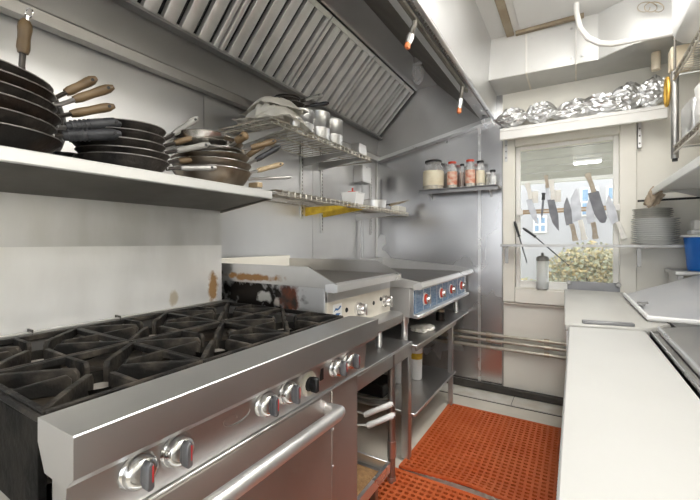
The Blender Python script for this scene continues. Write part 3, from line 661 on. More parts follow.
B().box(-.775, -.765, 1.985, 2.80, Z2-.035, Z2-.008, .002).obj('front_edge', 'steel_dark', s2)
for x, y in ((-.80,2.775), (-1.58,2.775), (-1.58,2.02)): leg(s2, x, y, Z2-.010, .016)
B().box(-1.60, -.775, 1.99, 2.83, .232, .250, .003).obj('undershelf', 'steel', s2)
B().box(-1.60, -1.59, 2.0, 3.1, .26, .62).obj('back_sheet', 'steel_dark', s2)
# under the table
def bucket(label, c, R, h, material, lab=None):
    t = thing('plastic_bucket', label, 'bucket', c)
    B().lathe([(0,0),(R*.86,0),(R*.9,.004),(R,h-.01),(R*1.05,h-.008),(R*1.05,h),(R*.96,h),(R*.85,.006),(0,.006)], c, 28).obj('body', material, t)
    if lab: B().lathe([(R*.975,h*.58),(R*.99,h*.75)], Vector(c)+Vector((0,0,.0)), 28).obj('sticker', lab, t)
    return t
bucket('white plastic bucket on the undershelf behind the stand leg', (-1.08, 2.42, .252), .10, .30, 'white_plastic')
bucket('white tub with yellow label on the undershelf', (-.975, 2.52, .252), .045, .25, 'white_plastic', 'yellow')
# under the stand: black box, pan, two white gripped pans, tray
tag(centre(B().box(-1.24, -1.0, 2.03, 2.22, .274, .352, .006).obj('black_box', 'black')), 'black box resting on a pale pan on the undershelf', 'box')
t = thing('oval_roasting_pan', 'pale shallow oval pan under the black box', 'pan', (-1.13, 2.13, .2515))
B().lathe([(0,0),(.15,0),(.165,.008),(.178,.020),(.184,.022),(.175,.020),(.16,.010),(0,.006)], (-1.13,2.13,.2515), 32, sx=1, sy=.72).obj('body', 'enamel', t)
def gripped(label, h0, h1, g0, z0):
    a, b_ = Vector(h0), Vector(h1); d = (b_-a).normalized()
    t = thing('skillet', label, 'pan', (a.x-d.x*.22, a.y-d.y*.22, z0), 'white gripped pans under the stand')
    c = a - d*.20
    B().lathe([(0,0),(.10,0),(.125,.035),(.128,.036),(.10,.006),(0,.004)], (c.x,c.y,z0), 28).obj('bowl', 'steel_dark', t)
    B().tube([(c+d*.12).to_tuple()[:2]+(z0+.03,), a+d*.01], .006, 8).obj('handle', 'steel', t)
    q = B().tube([a, a+d*.012, a+(b_-a)*.5, b_-d*.012, b_], [.012,.015,.0135,.0145,.009], 10).obj('grip', 'white_plastic', t)
    e = b_-d*.016
    B().tube([e+Vector((.0158,0,0)), e-Vector((.0158,0,0))], .005, 8).obj('hang_hole', 'dark', q)
gripped('pan with white grip under the stand, upper of two', at(364,415,Y=1.62), at(393,403.5,Y=1.70), 0, .365)
gripped('pan with white grip under the stand, lower of two', at(367,426,Y=1.56), at(395,414.5,Y=1.64), 0, .327)
t = thing('crumb_tray', 'shallow steel tray of brown crumbs on the floor', 'tray', (-.98, 1.40, .0))
tx0, tx1, ty0, ty1, tz = -1.20, -.76, 1.17, 1.60, .135
B().box(tx0, tx1, ty0, ty1, tz, tz+.006, .002).obj('base', 'steel', t)
for x in (tx0, tx1): B().prism([(x-.01 if x == tx0 else x-.012,tz),(x+.012 if x == tx0 else x+.01,tz),(x+.012 if x == tx1 else x+.004,tz+.05),(x-.004 if x == tx1 else x-.012,tz+.05)], 'y', ty0, ty1).obj('rim', 'steel_bright', t)
for y in (ty0, ty1): B().box(tx0, tx1, y-.006, y+.006, tz, tz+.05, .002).obj('rim', 'steel_bright', t)
for x in (tx0+.05, tx1-.05):
    for y in (ty0+.05, ty1-.05): B().box(x-.015, x+.015, y-.015, y+.015, 0, tz, .002).obj('runner', 'steel_dark', t)
def fn(u, v): 
    x = tx0+.03+(tx1-tx0-.06)*u; y = ty0+.03+(ty1-ty0-.06)*v
    e = min(u, 1-u, v, 1-v)
    return (x, y, tz+.007+min(1, e*6)*(.018+.012*noise.noise(Vector((x*9, y*9, 0)))+.004*noise.noise(Vector((x*60, y*60, 0)))))
o = B().grid(fn, 40, 40).obj('crumbs', 'crumbs', t); o['kind'] = 'stuff'
# on the table top under the griddle
tag(cloth('x', (-.87, 2.36, Z2+.001), .075, .10, .028, 9.1, 'cloth'), 'crumpled cream rag on the table under the griddle', 'rag')
t = thing('brown_jar', 'small brown jar under the far end of the griddle', 'jar', (-.86, 2.72, Z2))
B().lathe([(0,0),(.035,0),(.035,.055),(.025,.065),(0,.065)], (-.86,2.72,Z2), 16).obj('body', 'burnt_pan', t)
B().lathe([(.028,.064),(.028,.085),(0,.087)], (-.86,2.72,Z2), 16).obj('cap', 'copper', t)

# ------------------------------------------------------------------ griddles
g1 = thing('countertop_griddle', 'smaller two knob griddle with grease stained side next to the range', 'griddle', (-1.2, 1.52, Z1))
ga, gb = 1.215, 1.825
B().box(-1.56, -.862, ga+.008, gb-.01, .805, 1.045, .002).obj('body', 'griddle_side', g1)
B().box(-1.56, -.83, ga+.002, gb, 1.043, 1.062, .002).obj('cooking_plate', 'griddle_plate', g1)
B().prism([(-1.58,1.045),(-.800,1.045),(-.800,1.063),(-.935,1.128),(-1.58,1.128)], 'y', ga-.006, ga+.004).obj('left_splash_guard', 'griddle_guard', g1)
B().prism([(-1.58,1.045),(-.800,1.045),(-.800,1.063),(-.935,1.128),(-1.58,1.128)], 'y', gb-.006, gb+.004).obj('right_splash_guard', 'griddle_guard', g1)
B().box(-1.59, -1.56, ga-.006, gb+.004, .95, 1.145, .003).obj('back_guard', 'cream', g1)
B().prism([(-.85,1.06),(-.815,1.066),(-.792,1.060),(-.792,1.032),(-.81,1.028),(-.85,1.03)], 'y', ga-.0075, gb+.0055).obj('front_lip', 'steel_bright', g1)
B().box(-.862, -.852, ga+.008, gb-.01, .86, 1.03, .001).obj('front_panel', 'panel_cream', g1)
B().box(-.862, -.850, ga+.008, gb-.01, .985, 1.03, .001).obj('steel_band', 'steel', g1)
B().prism([(-.862,.80),(-.79,.80),(-.775,.815),(-.775,.85),(-.795,.862),(-.862,.862)], 'y', ga+.008, gb-.01).obj('drip_drawer', 'steel', g1)
for x, y in ((360,309), (386,301)):
    p = at(x, y, X=-.84)
    k = B().lathe([(0,.012),(.030,.012),(.032,0)], (-.852,p.y,p.z), 20, RY(PI/2)).obj('knob', 'chrome', g1)
    B().lathe([(0,.040),(.016,.040),(.022,.030),(.024,.012)], (-.852,p.y,p.z), 20, RY(PI/2)).obj('knob_cap', 'pan_bright', k)
    B().box(-.83, -.803, p.y-.007, p.y+.007, p.z-.026, p.z+.026, .003).obj('pointer', 'steel', k)
for x, y in ((347,310), (374,303), (381,299)):
    p = at(x, y, X=-.85); B().lathe([(0,.003),(.009,.003),(.011,0)], (-.852,p.y,p.z), 14, RY(PI/2)).obj('port', 'black', g1)
p = at(338, 310, X=-.85)
k = B().box(-.852, -.8508, p.y-.035, p.y+.032, p.z-.028, p.z+.026).obj('badge', 'white_plastic', g1)
b = B()
b.prism([(p.y-.030,p.z-.004),(p.y-.018,p.z+.010),(p.y+.002,p.z+.006),(p.y+.018,p.z+.016),(p.y+.026,p.z+.012),(p.y+.012,p.z+.002),(p.y-.004,p.z-.002),(p.y-.016,p.z+.001)], 'x', -.8508, -.8500)
b.prism([(p.y-.028,p.z-.020),(p.y-.010,p.z-.012),(p.y+.020,p.z-.016),(p.y+.010,p.z-.022)], 'x', -.8508, -.8500)
b.obj('badge_mark', 'blue_mark', k)
for x in (-.90, -1.50):
    for y in (ga+.07, gb-.05): B().lathe([(0,0),(.016,0),(.020,.01),(.018,.10),(.024,.11),(.024,.137),(0,.137)], (x,y,Z1), 14).obj('leg', 'steel_bright', g1)
g2 = thing('countertop_griddle', 'larger griddle with blue control panel and four red-ringed knobs', 'griddle', (-1.2, 2.56, Z2))
ga, gb = 1.965, 3.17
B().box(-1.56, -.80, ga+.004, gb, .80, .968, .002).obj('body', 'griddle_two', g2)
B().box(-1.56, -.765, ga+.002, gb, .966, .986, .002).obj('cooking_plate', 'griddle_plate', g2)
gp = [(-1.58,.968),(-.728,.968),(-.728,1.004),(-.90,1.03),(-1.58,1.085)]
B().prism(gp, 'y', ga-.004, ga+.006).obj('left_splash_guard', 'griddle_two', g2)
B().prism(gp, 'y', gb-.008, gb+.004).obj('right_splash_guard', 'steel', g2)
B().box(-1.59, -1.56, ga-.004, gb+.004, .90, 1.085, .003).obj('back_guard', 'steel', g2)
B().prism([(-.775,.990),(-.74,1.004),(-.728,1.000),(-.722,.975),(-.735,.962),(-.775,.960)], 'y', ga-.0055, gb+.0055).obj('front_lip', 'steel_bright', g2)
B().box(-.80, -.778, ga+.004, gb-.03, .80, .962, .001).obj('panel_back', 'steel_bright', g2)
pf = B().box(-.778, -.772, ga+.012, gb-.10, .822, .955, .001).obj('control_panel', 'blue_panel', g2)
B().box(-.785, -.745, ga+.004, gb-.06, .797, .818, .004).obj('drip_edge', 'steel_bright', g2)
for k in range(9): B().box(-.772, -.7712, ga+.02+.125*k, ga+.024+.125*k, .826, .951).obj('print_line', 'steel_bright', pf)
for x, y in ((426,302), (441.6,296), (451.4,290.6), (461.4,287)):
    p = at(x, y, X=-.765)
    k = B().lathe([(0,.006),(.036,.006),(.038,0)], (-.772,p.y,.888), 24, RY(PI/2)).obj('knob', 'white_plastic', g2)
    B().lathe([(0,.016),(.022,.016),(.030,.014),(.031,.006)], (-.772,p.y,.888), 24, RY(PI/2)).obj('red_ring', 'red', k)
    B().lathe([(0,.034),(.014,.034),(.018,.028),(.019,.016)], (-.772,p.y,.888), 16, RY(PI/2)).obj('knob_cap', 'chrome', k)
    B().box(-.757, -.733, p.y-.005, p.y+.005, .862, .914, .002).obj('pointer', 'steel_dark', k)
for x in (-.85, -1.50):
    for y in (ga+.045, gb-.07): B().lathe([(0,0),(.016,0),(.021,.01),(.018,.10),(.026,.12),(.026,.155),(0,.155)], (x,y,Z2), 14).obj('leg', 'steel_bright', g2)
B().tube([(-1.1,ga+.08,.775),(-.83,ga+.30,.775),(-.83,ga+.5,.775)], .028, 12).obj('gas_tube', 'steel_dark', g2)

# ------------------------------------------------------------------ rubber mats
def rubber_mat(label, x0, x1, y0, y1, z, curl=None):
    pitch = .0325; nx = int((x1-x0)/pitch); ny = int((y1-y0)/pitch)
    bm = bmesh.new(); hw = pitch*.37; N = 8; th = .012
    def zz(x, y): return z + th + (curl(x, y) if curl else 0)
    for i in range(nx):
        for j in range(ny):
            cx = x0+(i+.5)*pitch; cy = y0+(j+.5)*pitch
            out = []; inn = []; low = []
            for k in range(N):
                a = 2*PI*k/N; c_, s_ = math.cos(a), math.sin(a); m_ = max(abs(c_), abs(s_))
                ox, oy = cx+c_/m_*pitch/2, cy+s_/m_*pitch/2
                ix, iy = cx+c_/m_**.6*hw*1.0, cy+s_/m_**.6*hw*.80
                out.append(bm.verts.new((ox, oy, zz(ox, oy)))); inn.append(bm.verts.new((ix, iy, zz(ix, iy)))); low.append(bm.verts.new((ix, iy, zz(ix, iy)-th)))
            for k in range(N):
                q = (k+1) % N
                bm.faces.new((out[k], out[q], inn[q], inn[k])); bm.faces.new((inn[k], inn[q], low[q], low[k]))
    bmesh.ops.remove_doubles(bm, verts=bm.verts, dist=.0003)
    t = thing('rubber_mat', label, 'mat', ((x0+x1)/2, (y0+y1)/2, z), 'rubber floor mats')
    b = B(); b.bm.free(); b.bm = bm; b.obj('web', 'rubber', t, smooth=False)
    B().box(x0+.01, x1-.03, y0+.03, y1-.03, z-.0006, z-.0001).obj('hole_shade_film', 'hole_shade', t)  # dark sheet below the web: shade of the holes put into colour
    X1, Y1_ = x0+nx*pitch, y0+ny*pitch; e = B()
    for (a, c, d_, f) in ((x0-.014,x0,y0-.014,Y1_+.014), (X1,X1+.014,y0-.014,Y1_+.014)):
        n = 24
        for k in range(n):
            ya, yb = d_+(f-d_)*k/n, d_+(f-d_)*(k+1)/n; zt = zz((a+c)/2, (ya+yb)/2)
            e.box(a, c, ya, yb, zt-th, zt+.001)
    for (a, c) in ((y0-.014, y0), (Y1_, Y1_+.014)):
        n = 24
        for k in range(n):
            xa, xb = x0+(X1-x0)*k/n, x0+(X1-x0)*(k+1)/n; zt = zz((xa+xb)/2, (a+c)/2)
            e.box(xa, xb, a, c, zt-th, zt+.001)
    e.obj('border', 'rubber', t)
    return t
rubber_mat('orange perforated rubber mat at the far end of the aisle', -.80, .02, 1.86, 2.78, .001, lambda x, y: .030*max(0, (2.0-y)/.14)**1.2*max(0, 1-abs(x+.45)/.5))
rubber_mat('orange perforated rubber mat nearest the oven', -.845, .02, .78, 1.84, .001)

# ------------------------------------------------------------------ spice shelf on the back wall
p0 = at(419,189.5,Y=3.03); p1 = at(498,185.5,Y=3.03)
zs = .5*(p0.z+p1.z)
t = thing('spice_shelf', 'small dark steel shelf holding spice jars on the back wall', 'shelf', ((p0.x+p1.x)/2, 3.1, zs-.03))
B().box(p0.x, p1.x, 3.03, YW-.012, zs-.012, zs, .002).obj('board', 'steel_dark', t)
B().box(p0.x, p1.x, 3.03, 3.036, zs-.036, zs+.004, .001).obj('lip', 'rail_grey', t)
for x in (p0.x+.06, p1.x-.08): B().prism([(3.05,zs-.012),(YW-.012,zs-.012),(YW-.012,zs-.08)], 'x', x, x+.004).obj('bracket', 'steel', t)
def jar(label, px0, px1, ptop, glass, fill, lidmat, labmat=None, sq=False, Yc=3.105, lidh=.018, fillf=.7):
    a = at(px0, 185, Y=Yc); b_ = at(px1, 185, Y=Yc); R = (b_.x-a.x)/2*.93; c = Vector(((a.x+b_.x)/2, Yc, zs+.0008))
    h = at((px0+px1)/2, ptop, Y=Yc).z - c.z
    n = 24
    t = thing('spice_jar', label, 'jar', c, 'jars on the spice shelf')
    hb = h-lidh
    B().lathe([(0,0),(R*.92,0),(R,.006),(R,hb*.78),(R*.75,hb*.95),(R*.75,hb),(0,hb)], c, n).obj('body', 'jar_glass', t)
    B().lathe([(0,.003),(R*.88,.003),(R*.94,.008),(R*.94,hb*fillf),(0,hb*fillf)], c, n).obj('contents', glass, t)
    B().lathe([(0,h),(R*.78,h),(R*.82,h-.003),(R*.82,hb+.001),(0,hb+.001)], c, n).obj('lid', lidmat, t)
    if labmat: B().lathe([(R*1.006,hb*.15),(R*1.012,hb*.17),(R*1.012,hb*.66),(R*1.006,hb*.68)], c, n).obj('paper_label', labmat, t)
jar('large round glass jar with paper label on the spice shelf', 423, 444, 161, 'spice_pale', None, 'black', 'paper')
jar('slim spice jar with red lid next to the large jar', 447, 457.5, 162, 'spice_white', None, 'red', 'paper_red')
jar('dark narrow spice jar between two red-lidded jars', 459.5, 465, 164, 'spice_dark', None, 'black', None, Yc=3.13)
jar('taller spice jar with red lid and red label', 465, 475.5, 160, 'spice_white', None, 'red', 'paper_red', Yc=3.09)
jar('pale spice jar with black lid', 475.8, 485, 161, 'spice_white', None, 'black', 'paper', Yc=3.11)
jar('small squat white jar with dark cap at the shelf end', 485.5, 492, 172, 'spice_white', None, 'white_plastic', None, Yc=3.12)
jar('smallest white jar with black cap at the shelf end', 489, 496.5, 170, 'white_plastic', None, 'black', None, Yc=3.07)

# ------------------------------------------------------------------ window shelves, foil parcels, knives, plates
t = thing('window_head_shelf', 'white plank shelf over the window carrying foil parcels', 'shelf', (0, 3.1, 2.01))
B().box(-.495, .50, 3.03, YW-.03, 2.075, 2.10, .003).obj('board', 'white_paint', t); B().box(-.495, .50, 3.03, 3.052, 2.012, 2.075, .003).obj('face_board', 'white_paint', t)
for x in (-.47, .375):
    B().box(x-.010, x+.010, YW-.034, YW-.030 if x < .3 else YW, 1.87, 2.075, .001).obj('bracket', 'steel', t)
    B().box(x-.008, x+.008, 3.06, YW-.03, 2.069, 2.075, .001).obj('bracket_arm', 'steel', t)
    for z in (1.90, 1.95, 2.0): B().lathe([(0,.003),(.005,.002),(.006,0)], (x, YW-.034 if x < .3 else YW-.034, z), 8, RX(PI/2)).obj('screw', 'dark', t)
par = [(512,121,15,9,'leftmost foil parcel on the window shelf',0), (540,119,14,10,'second foil parcel from the left on the window shelf',.2), (573,111,20,9,'long foil parcel lying flat, third from the left',.25),
       (602,106,24,10,'long foil parcel with tapered end, fourth from the left',-.3), (627,97,17,13,'biggest round foil parcel, second from the right',.2), (652,100,15,14,'rightmost foil parcel with pointed folds',-.4)]
for i, (x, y, w, h, lab, an) in enumerate(par):
    c = at(x, y, Y=3.09); zc = -c.x*sn + c.y*cs
    sx, sz = w*zc/F*.95, h*zc/F*1.12
    b = B(); r = bmesh.ops.create_icosphere(b.bm, subdivisions=4, radius=1)['verts']
    for v in r:
        co = v.co.copy(); q = Vector((co.x*.8, co.y*1.5, co.z*1.5)) + Vector((i*5.3, i, 0))
        e = abs(co.x)**3
        f = .92 + .30*(noise.cell(q*1.6)-.5)*.5 + .30*(.35-abs(noise.noise(q*1.5))) + .26*(.3-abs(noise.noise(q*3.4+Vector((3,1,2))))) + .22*(.2-abs(noise.noise(q*5.5+Vector((0,4,1))))) + .03*noise.noise(q*8)
        v.co = Vector((co.x*(1+.15*e)*(.96+.04*f), co.y*f*(1-.30*e), co.z*f*(1-.45*e)))
    bmesh.ops.transform(b.bm, matrix=Matrix.Diagonal((sx, .065, sz, 1)), verts=r)
    bmesh.ops.transform(b.bm, matrix=RZ(an*.3) @ RY(-an*.5), verts=r)
    zmin = min(v.co.z for v in r)
    bmesh.ops.translate(b.bm, verts=r, vec=(c.x, c.y+.005, 2.101-zmin))
    tag(centre(b.obj('foil_parcel', 'foil', ang=9)), lab, 'foil parcel', 'foil parcels')
t = thing('window_shelf', 'thin shelf across the middle of the window with plates', 'shelf', (0, 3.1, 1.195))
B().box(-.49, .60, 3.03, 3.135, 1.196, 1.212, .003).obj('board', 'steel_dark', t)
B().box(-.49, .60, 3.026, 3.031, 1.194, 1.213, .001).obj('front_edge', 'steel_dark', t)
for x in (-.465, .375):
    B().box(x-.012, x+.012, YW-.034 if x < 0 else YW-.006, YW-.028 if x < 0 else YW, 1.06, 1.196, .001).obj('bracket', 'steel_dark', t)
    B().box(x-.008, x+.008, 3.04, YW-.028 if x < 0 else YW, 1.188, 1.196, .001).obj('bracket_arm', 'steel_dark', t)
# plates
for k in range(17):
    lower = k < 12
    R = .122 if lower else .103; z = 1.2125 + (.0135*k if lower else .0135*12 + .0125*(k-12))
    c = Vector((.44 + .003*math.sin(k*2.3) - (.012 if not lower else 0), 3.060+.003*math.cos(k*3.1), z))
    b = B().lathe([(0,.002),(R*.55,.001),(R*.58,0),(R*.62,.001),(R*.72,.006),(R,.0165),(R+.001,.018),(R-.002,.019),(R*.70,.0095),(R*.58,.006),(0,.006)], c, 36)
    o = b.obj('dinner_plate' if lower else 'side_plate', 'white_glaze' if lower else 'grey_glaze')
    on = ['first','second','third','fourth','fifth','sixth','seventh','eighth','ninth','tenth','eleventh','twelfth']
    tag(centre(o), (f'wide white dinner plate, {on[k]} from the bottom of the stack' if lower else f'smaller greyish plate, {on[16-k]} from the top of the plate stack'), 'plate', 'stacked dinner plates' if lower else 'stacked side plates')
# magnetic rail and knives
ra, rb2 = at(520,212.5,Y=3.165), at(616,207.5,Y=3.165)
t = thing('knife_rail', 'wooden magnetic knife rail across the window', 'rail', (0, 3.165, 1.4))
d = (rb2-ra).normalized(); n_ = Vector((-d.z, 0, d.x))
for k, (o0, o1, mt_) in enumerate(((-.016,-.006,'rail_wood'), (-.006,.006,'copper'), (.006,.016,'rail_wood'))):
    b = B(); L = (rb2-ra).length
    b.box(0, L, 3.158, 3.170, o0, o1, .001); ang = math.atan2(d.z, d.x)
    bmesh.ops.transform(b.bm, matrix=Matrix.Translation((ra.x, 0, ra.z)) @ RY(-ang), verts=b.bm.verts); b.obj('strip', mt_, t)
for q in (ra, rb2):
    B().box(q.x-.022, q.x+.022, 3.156, YW-.028, q.z-.022, q.z+.022, .003).obj('end_block', 'white_paint', t)
KN = [0]
def knife(label, hp, tp, w, bm_, hm, kind='chef', hl=None, side=1):
    KN[0] += 1; dy = -.011*(KN[0] % 3)
    a, b_ = at(*hp, Y=3.15), at(*tp, Y=3.15); d = b_-a; L = d.length; ang = math.atan2(d.z, d.x)
    hl = hl or L*.38; wd = w*.66*2.85/F
    t = thing('kitchen_knife', label, 'knife', (a.x, 3.15, a.z), 'knives on the rail')
    if kind == 'chef': bl = [(hl,.12*wd),(hl,-.62*wd),(hl+(L-hl)*.45,-.52*wd),(hl+(L-hl)*.75,-.28*wd),(L,.26*wd),(L-.004,.34*wd),(hl+(L-hl)*.5,.40*wd)]
    elif kind == 'cleaver': bl = [(hl,.2*wd),(hl,-.55*wd),(hl+(L-hl)*.7,-.55*wd),(L-.01,-.30*wd),(L,-.1*wd),(L,.15*wd),(L-.03,.42*wd),(hl,.45*wd)]
    else: bl = [(hl,.3*wd),(hl,-.3*wd),(hl+(L-hl)*.7,-.26*wd),(L,.1*wd),(hl+(L-hl)*.6,.30*wd)]
    bl = [(x, z*side) for x, z in bl]
    m = Matrix.Translation((a.x, 0, a.z)) @ RY(-ang)
    bb = B(); bb.prism(bl, 'y', 3.1535+dy, 3.1565+dy); bmesh.ops.transform(bb.bm, matrix=m, verts=bb.bm.verts); bb.obj('blade', bm_, t, smooth=False)
    hw = .0175 if kind != 'slim' else .013
    hp_ = [(0,hw*.7),(0.004,hw*1.05),(hl*.3,hw*.8),(hl*.7,hw*.95),(hl+.004,hw*.95),(hl+.004,-hw*.9),(hl*.7,-hw*.75),(hl*.4,-hw*.85),(hl*.12,-hw*1.25),(0,-hw*1.0)]
    hp_ = [(x, z*side) for x, z in hp_]
    bb = B(); bb.prism(hp_, 'y', 3.147+dy, 3.1578+dy, .002); bmesh.ops.transform(bb.bm, matrix=m, verts=bb.bm.verts); h = bb.obj('handle', hm, t)
    if kind != 'slim':
        for f in (.3, .65):
            bb = B(); bb.lathe([(0,.0008),(.002,.0006),(.0025,0)], (hl*f, 3.147+dy, 0), 8, RX(PI/2)); bmesh.ops.transform(bb.bm, matrix=m, verts=bb.bm.verts); bb.obj('rivet', 'steel', h)
knife('leftmost chef knife with white handle up', (527.5,183), (536,225), 10, 'knife_steel', 'knife_white')
knife('slim dark boning knife with black hooked handle', (544,193), (541.5,221), 5, 'knife_dark', 'black_grip', 'slim', .05)
knife('knife with tan wooden handle standing highest on the left', (546,175), (549,208), 7, 'knife_steel', 'knife_wood', 'slim')
knife('long dark chef knife with white handle up', (551.5,180), (556,231), 12, 'knife_dark', 'knife_white')
knife('dark chef knife hung handle down, blade up', (576,241), (564.5,198), 11, 'knife_dark', 'knife_wood', side=-1)
knife('widest chef knife hung blade up with pale handle', (585,240), (572.5,189.5), 15, 'knife_steel', 'knife_white', side=-1)
knife('small chef knife hung blade up beside the cleaver', (596,239), (588,197), 11, 'knife_steel', 'knife_wood', side=-1)
knife('broad square-ended knife with wooden handle up', (587.5,173.5), (603.5,223), 13, 'knife_dark', 'knife_wood', 'cleaver')
knife('rightmost knife hung blade up with white handle down', (625,239), (605.5,196), 12, 'knife_steel', 'knife_white', side=-1)
for k, (x, y) in enumerate(((535,197), (557.5,196))):
    p = at(x, y, Y=3.17); tag(centre(B().box(p.x-.022, p.x+.022, 3.1725, 3.1765, p.z-.045, p.z+.045, .002).obj('blade_guard', 'knife_white')), ['pale plastic blade guard left on the rail', 'pale plastic blade guard behind the long dark knife'][k], 'guard', 'blade guards')
def steel(label, pts):
    a, b_, c = [at(*q, Y=3.148) for q in pts]
    t = thing('sharpening_steel', label, 'tool', a, 'sharpening steels')
    dd = (c-a).normalized()
    B().tube([a, a+(b_-a)*.2, a+(b_-a)*.6, b_], [.007,.0105,.0095,.008], 10).obj('handle', 'black_grip', t)
    B().tube([b_-dd*.003, b_+dd*.005], .012, 10).obj('collar', 'black', t)
    B().tube([b_, c], [.0055,.0035], 8).obj('rod', 'knife_dark', t)
steel('short black handled sharpening steel at the window edge', ((514.5,221.5), (519,236), (527,263)))
steel('long black sharpening steel leaning through the window shelf', ((523,228), (535,236.5), (569.5,266)))
t = thing('squeeze_bottle', 'white squeeze bottle with grey cap on the window sill', 'bottle', (0, 3.17, .866))
p = at(542.5, 296, Y=3.17); c = (p.x, 3.172, .8735); 
B().lathe([(0,0),(.038,0),(.042,.006),(.042,.215),(.036,.225),(0,.225)], c, 24).obj('body', 'frost', t)
B().lathe([(.044,.212),(.044,.232),(.038,.245),(.012,.252),(.008,.275),(0,.277)], c, 24).obj('cap', 'grey_grip', t)

# ------------------------------------------------------------------ prep tables on the right
ZB = .90
pt = thing('prep_table', 'near prep table with long white cutting board top', 'prep table', (.35, .6, 0))
B().box(.02, .98, -.6, 1.70, .12, ZB-.02, .004).obj('cabinet', 'steel', pt)
for y in (-.5, .2, 1.6): B().lathe([(.025,0),(.03,.02),(.02,.03),(.02,.12)], (.08,y,0), 10).obj('foot', 'steel_dark', pt)
for y in (-.55, .25, .99):
    d_ = B().box(.008, .02, y, y+.70, .16, .84, .003).obj('door', 'steel', pt)
    B().box(.002, .010, y+.05, y+.65, .80, .815, .002).obj('handle', 'steel_dark', d_)
cbp = [(-.021,-.6), (.232,-.6), (.224,1.742), (-.021,1.68)]
tag(centre(B().prism(cbp, 'z', ZB-.022, ZB, .004).obj('cutting_board', 'board')), 'long white cutting board in the near foreground', 'cutting board')
B().box(.236, .262, -.6, 1.74, ZB-.03, ZB-.004, .002).obj('channel', 'steel_dark', pt)
B().box(.236, .240, -.6, 1.74, ZB-.03, ZB+.003, .001).obj('channel_edge', 'steel_bright', pt)
li = thing('pan_lid', 'sloping steel lid on the near prep table', 'lid', (.45, .7, ZB))
B().prism([(.264,ZB+.004), (.264,ZB+.016), (.62,ZB+.07), (.62,ZB+.058)], 'y', -.3, 1.75, .003).obj('sheet', 'steel', li)
B().box(.258, .268, -.3, 1.75, ZB+.002, ZB+.020, .003).obj('front_edge', 'steel_bright', li)
B().box(.264, .98, -.6, 1.74, ZB-.02, ZB+.002, .002).obj('deck', 'steel', pt)
p2 = thing('prep_table', 'far prep table by the window with white board and raised ledge', 'prep table', (.4, 2.4, 0))
B().prism([(-.03,1.745),(.98,1.745),(.98,2.835),(.495,2.835),(.495,2.95),(-.03,2.95)], 'z', .12, ZB-.022).obj('cabinet', 'steel', p2)
for y in (1.8, 2.85): B().lathe([(.025,0),(.03,.02),(.02,.03),(.02,.12)], (.03,y,0), 10).obj('foot', 'steel_dark', p2)
B().box(.33, .98, 1.75, 2.83, ZB-.02, ZB+.004, .002).obj('deck', 'steel_dark', p2)
pr = B().box(-.045, .25, 2.955, 2.97, ZB-.03, ZB+.062, .003).obj('end_rail', 'rail_grey', p2)
for x in (-.035, .24): B().lathe([(0,.02),(.012,.02),(.016,.012),(.016,.0),(0,0)], (x, 2.955, ZB+.052), 14, RX(PI/2)).obj('knob', 'steel_dark', pr)
bp = [(-.035,1.690), (.10,1.722), (.235,1.752), (.32,1.885), (.275,2.93), (-.062,2.93)]
tag(centre(B().prism(bp, 'z', ZB-.020, ZB+.008, .004).obj('cutting_board', 'board2')), 'shorter off-white board on the far prep table by the window', 'cutting board')
p = at(607.5, 324, Z=ZB+.01)
tag(centre(B().box(p.x-.085, p.x+.085, p.y-.016, p.y+.012, ZB+.0085, ZB+.020, .002, mtx=Matrix.Translation(p) @ RZ(D(12)) @ Matrix.Translation(-p)).obj('steel_strip', 'rail_grey')), 'short steel strip lying at the joint between the boards', 'strip')
cA, cB, cC, cD = Vector((.248,2.684,.922)), Vector((.253,1.90,.922)), Vector((.66,1.90,.920)), Vector((.66,2.78,1.075))
def fn(u, v):
    q = cB.lerp(cA, u).lerp(cC.lerp(cD, u), v)
    return q + Vector((0,0,.006*math.sin(PI*u)*math.sin(PI*v)))
sh = thing('plastic_sheet', 'large pale sheet lid lying askew over the far prep well', 'lid', (.45, 2.3, .92))
B().grid(fn, 12, 12, .010).obj('sheet', 'pale_sheet', sh)
ed = [cA, cA.lerp(cB,.5), cB, cB.lerp(cC,.5), cC]
B().tube([q + Vector((0,0,.002)) for q in ed], .0105, 8).obj('rolled_edge', 'white_plastic', sh)
p = at(641, 303, Z=.945)
k = B().box(p.x-.012, p.x+.012, p.y-.035, p.y+.035, .938, .946, .002).obj('clip', 'steel_dark', sh); B().tube([(p.x-.012,p.y-.03,.944),(p.x+.02,p.y-.045,.954)], .006, 8).obj('clip_lever', 'steel', k)
lg = thing('raised_ledge', 'steel ledge at the back of the far prep table under the blue tub', 'ledge', (.7, 3.05, .9))
B().box(.50, 1.02, 2.84, 3.14, 1.035, 1.06, .004).obj('top', 'steel', lg)
for x in (.53, .98): B().box(x-.015, x+.015, 2.86, 3.12, 0, 1.035, .003).obj('support', 'steel', lg)
t = thing('blue_tub', 'blue plastic tub with white lid near the right edge', 'tub', (.68, 2.96, 1.061))
B().lathe([(0,0),(.098,0),(.102,.005),(.118,.195),(.122,.198),(.115,.198),(.098,.006),(0,.006)], (.68,2.96,1.061), 32).obj('body', 'blue', t)
B().lathe([(0,.214),(.128,.212),(.132,.205),(.130,.197),(0,.199)], (.68,2.96,1.061), 32).obj('lid', 'white_plastic', t)
t = thing('white_carton', 'white folded carton standing on the blue tub lid', 'carton', (.66, 2.96, 1.276))
B().box(.585, .76, 2.91, 3.01, 1.2765, 1.30, .003).obj('tray', 'white_plastic', t); B().box(.60, .76, 2.92, 3.0, 1.301, 1.36, .006).obj('box', 'white_paint', t)

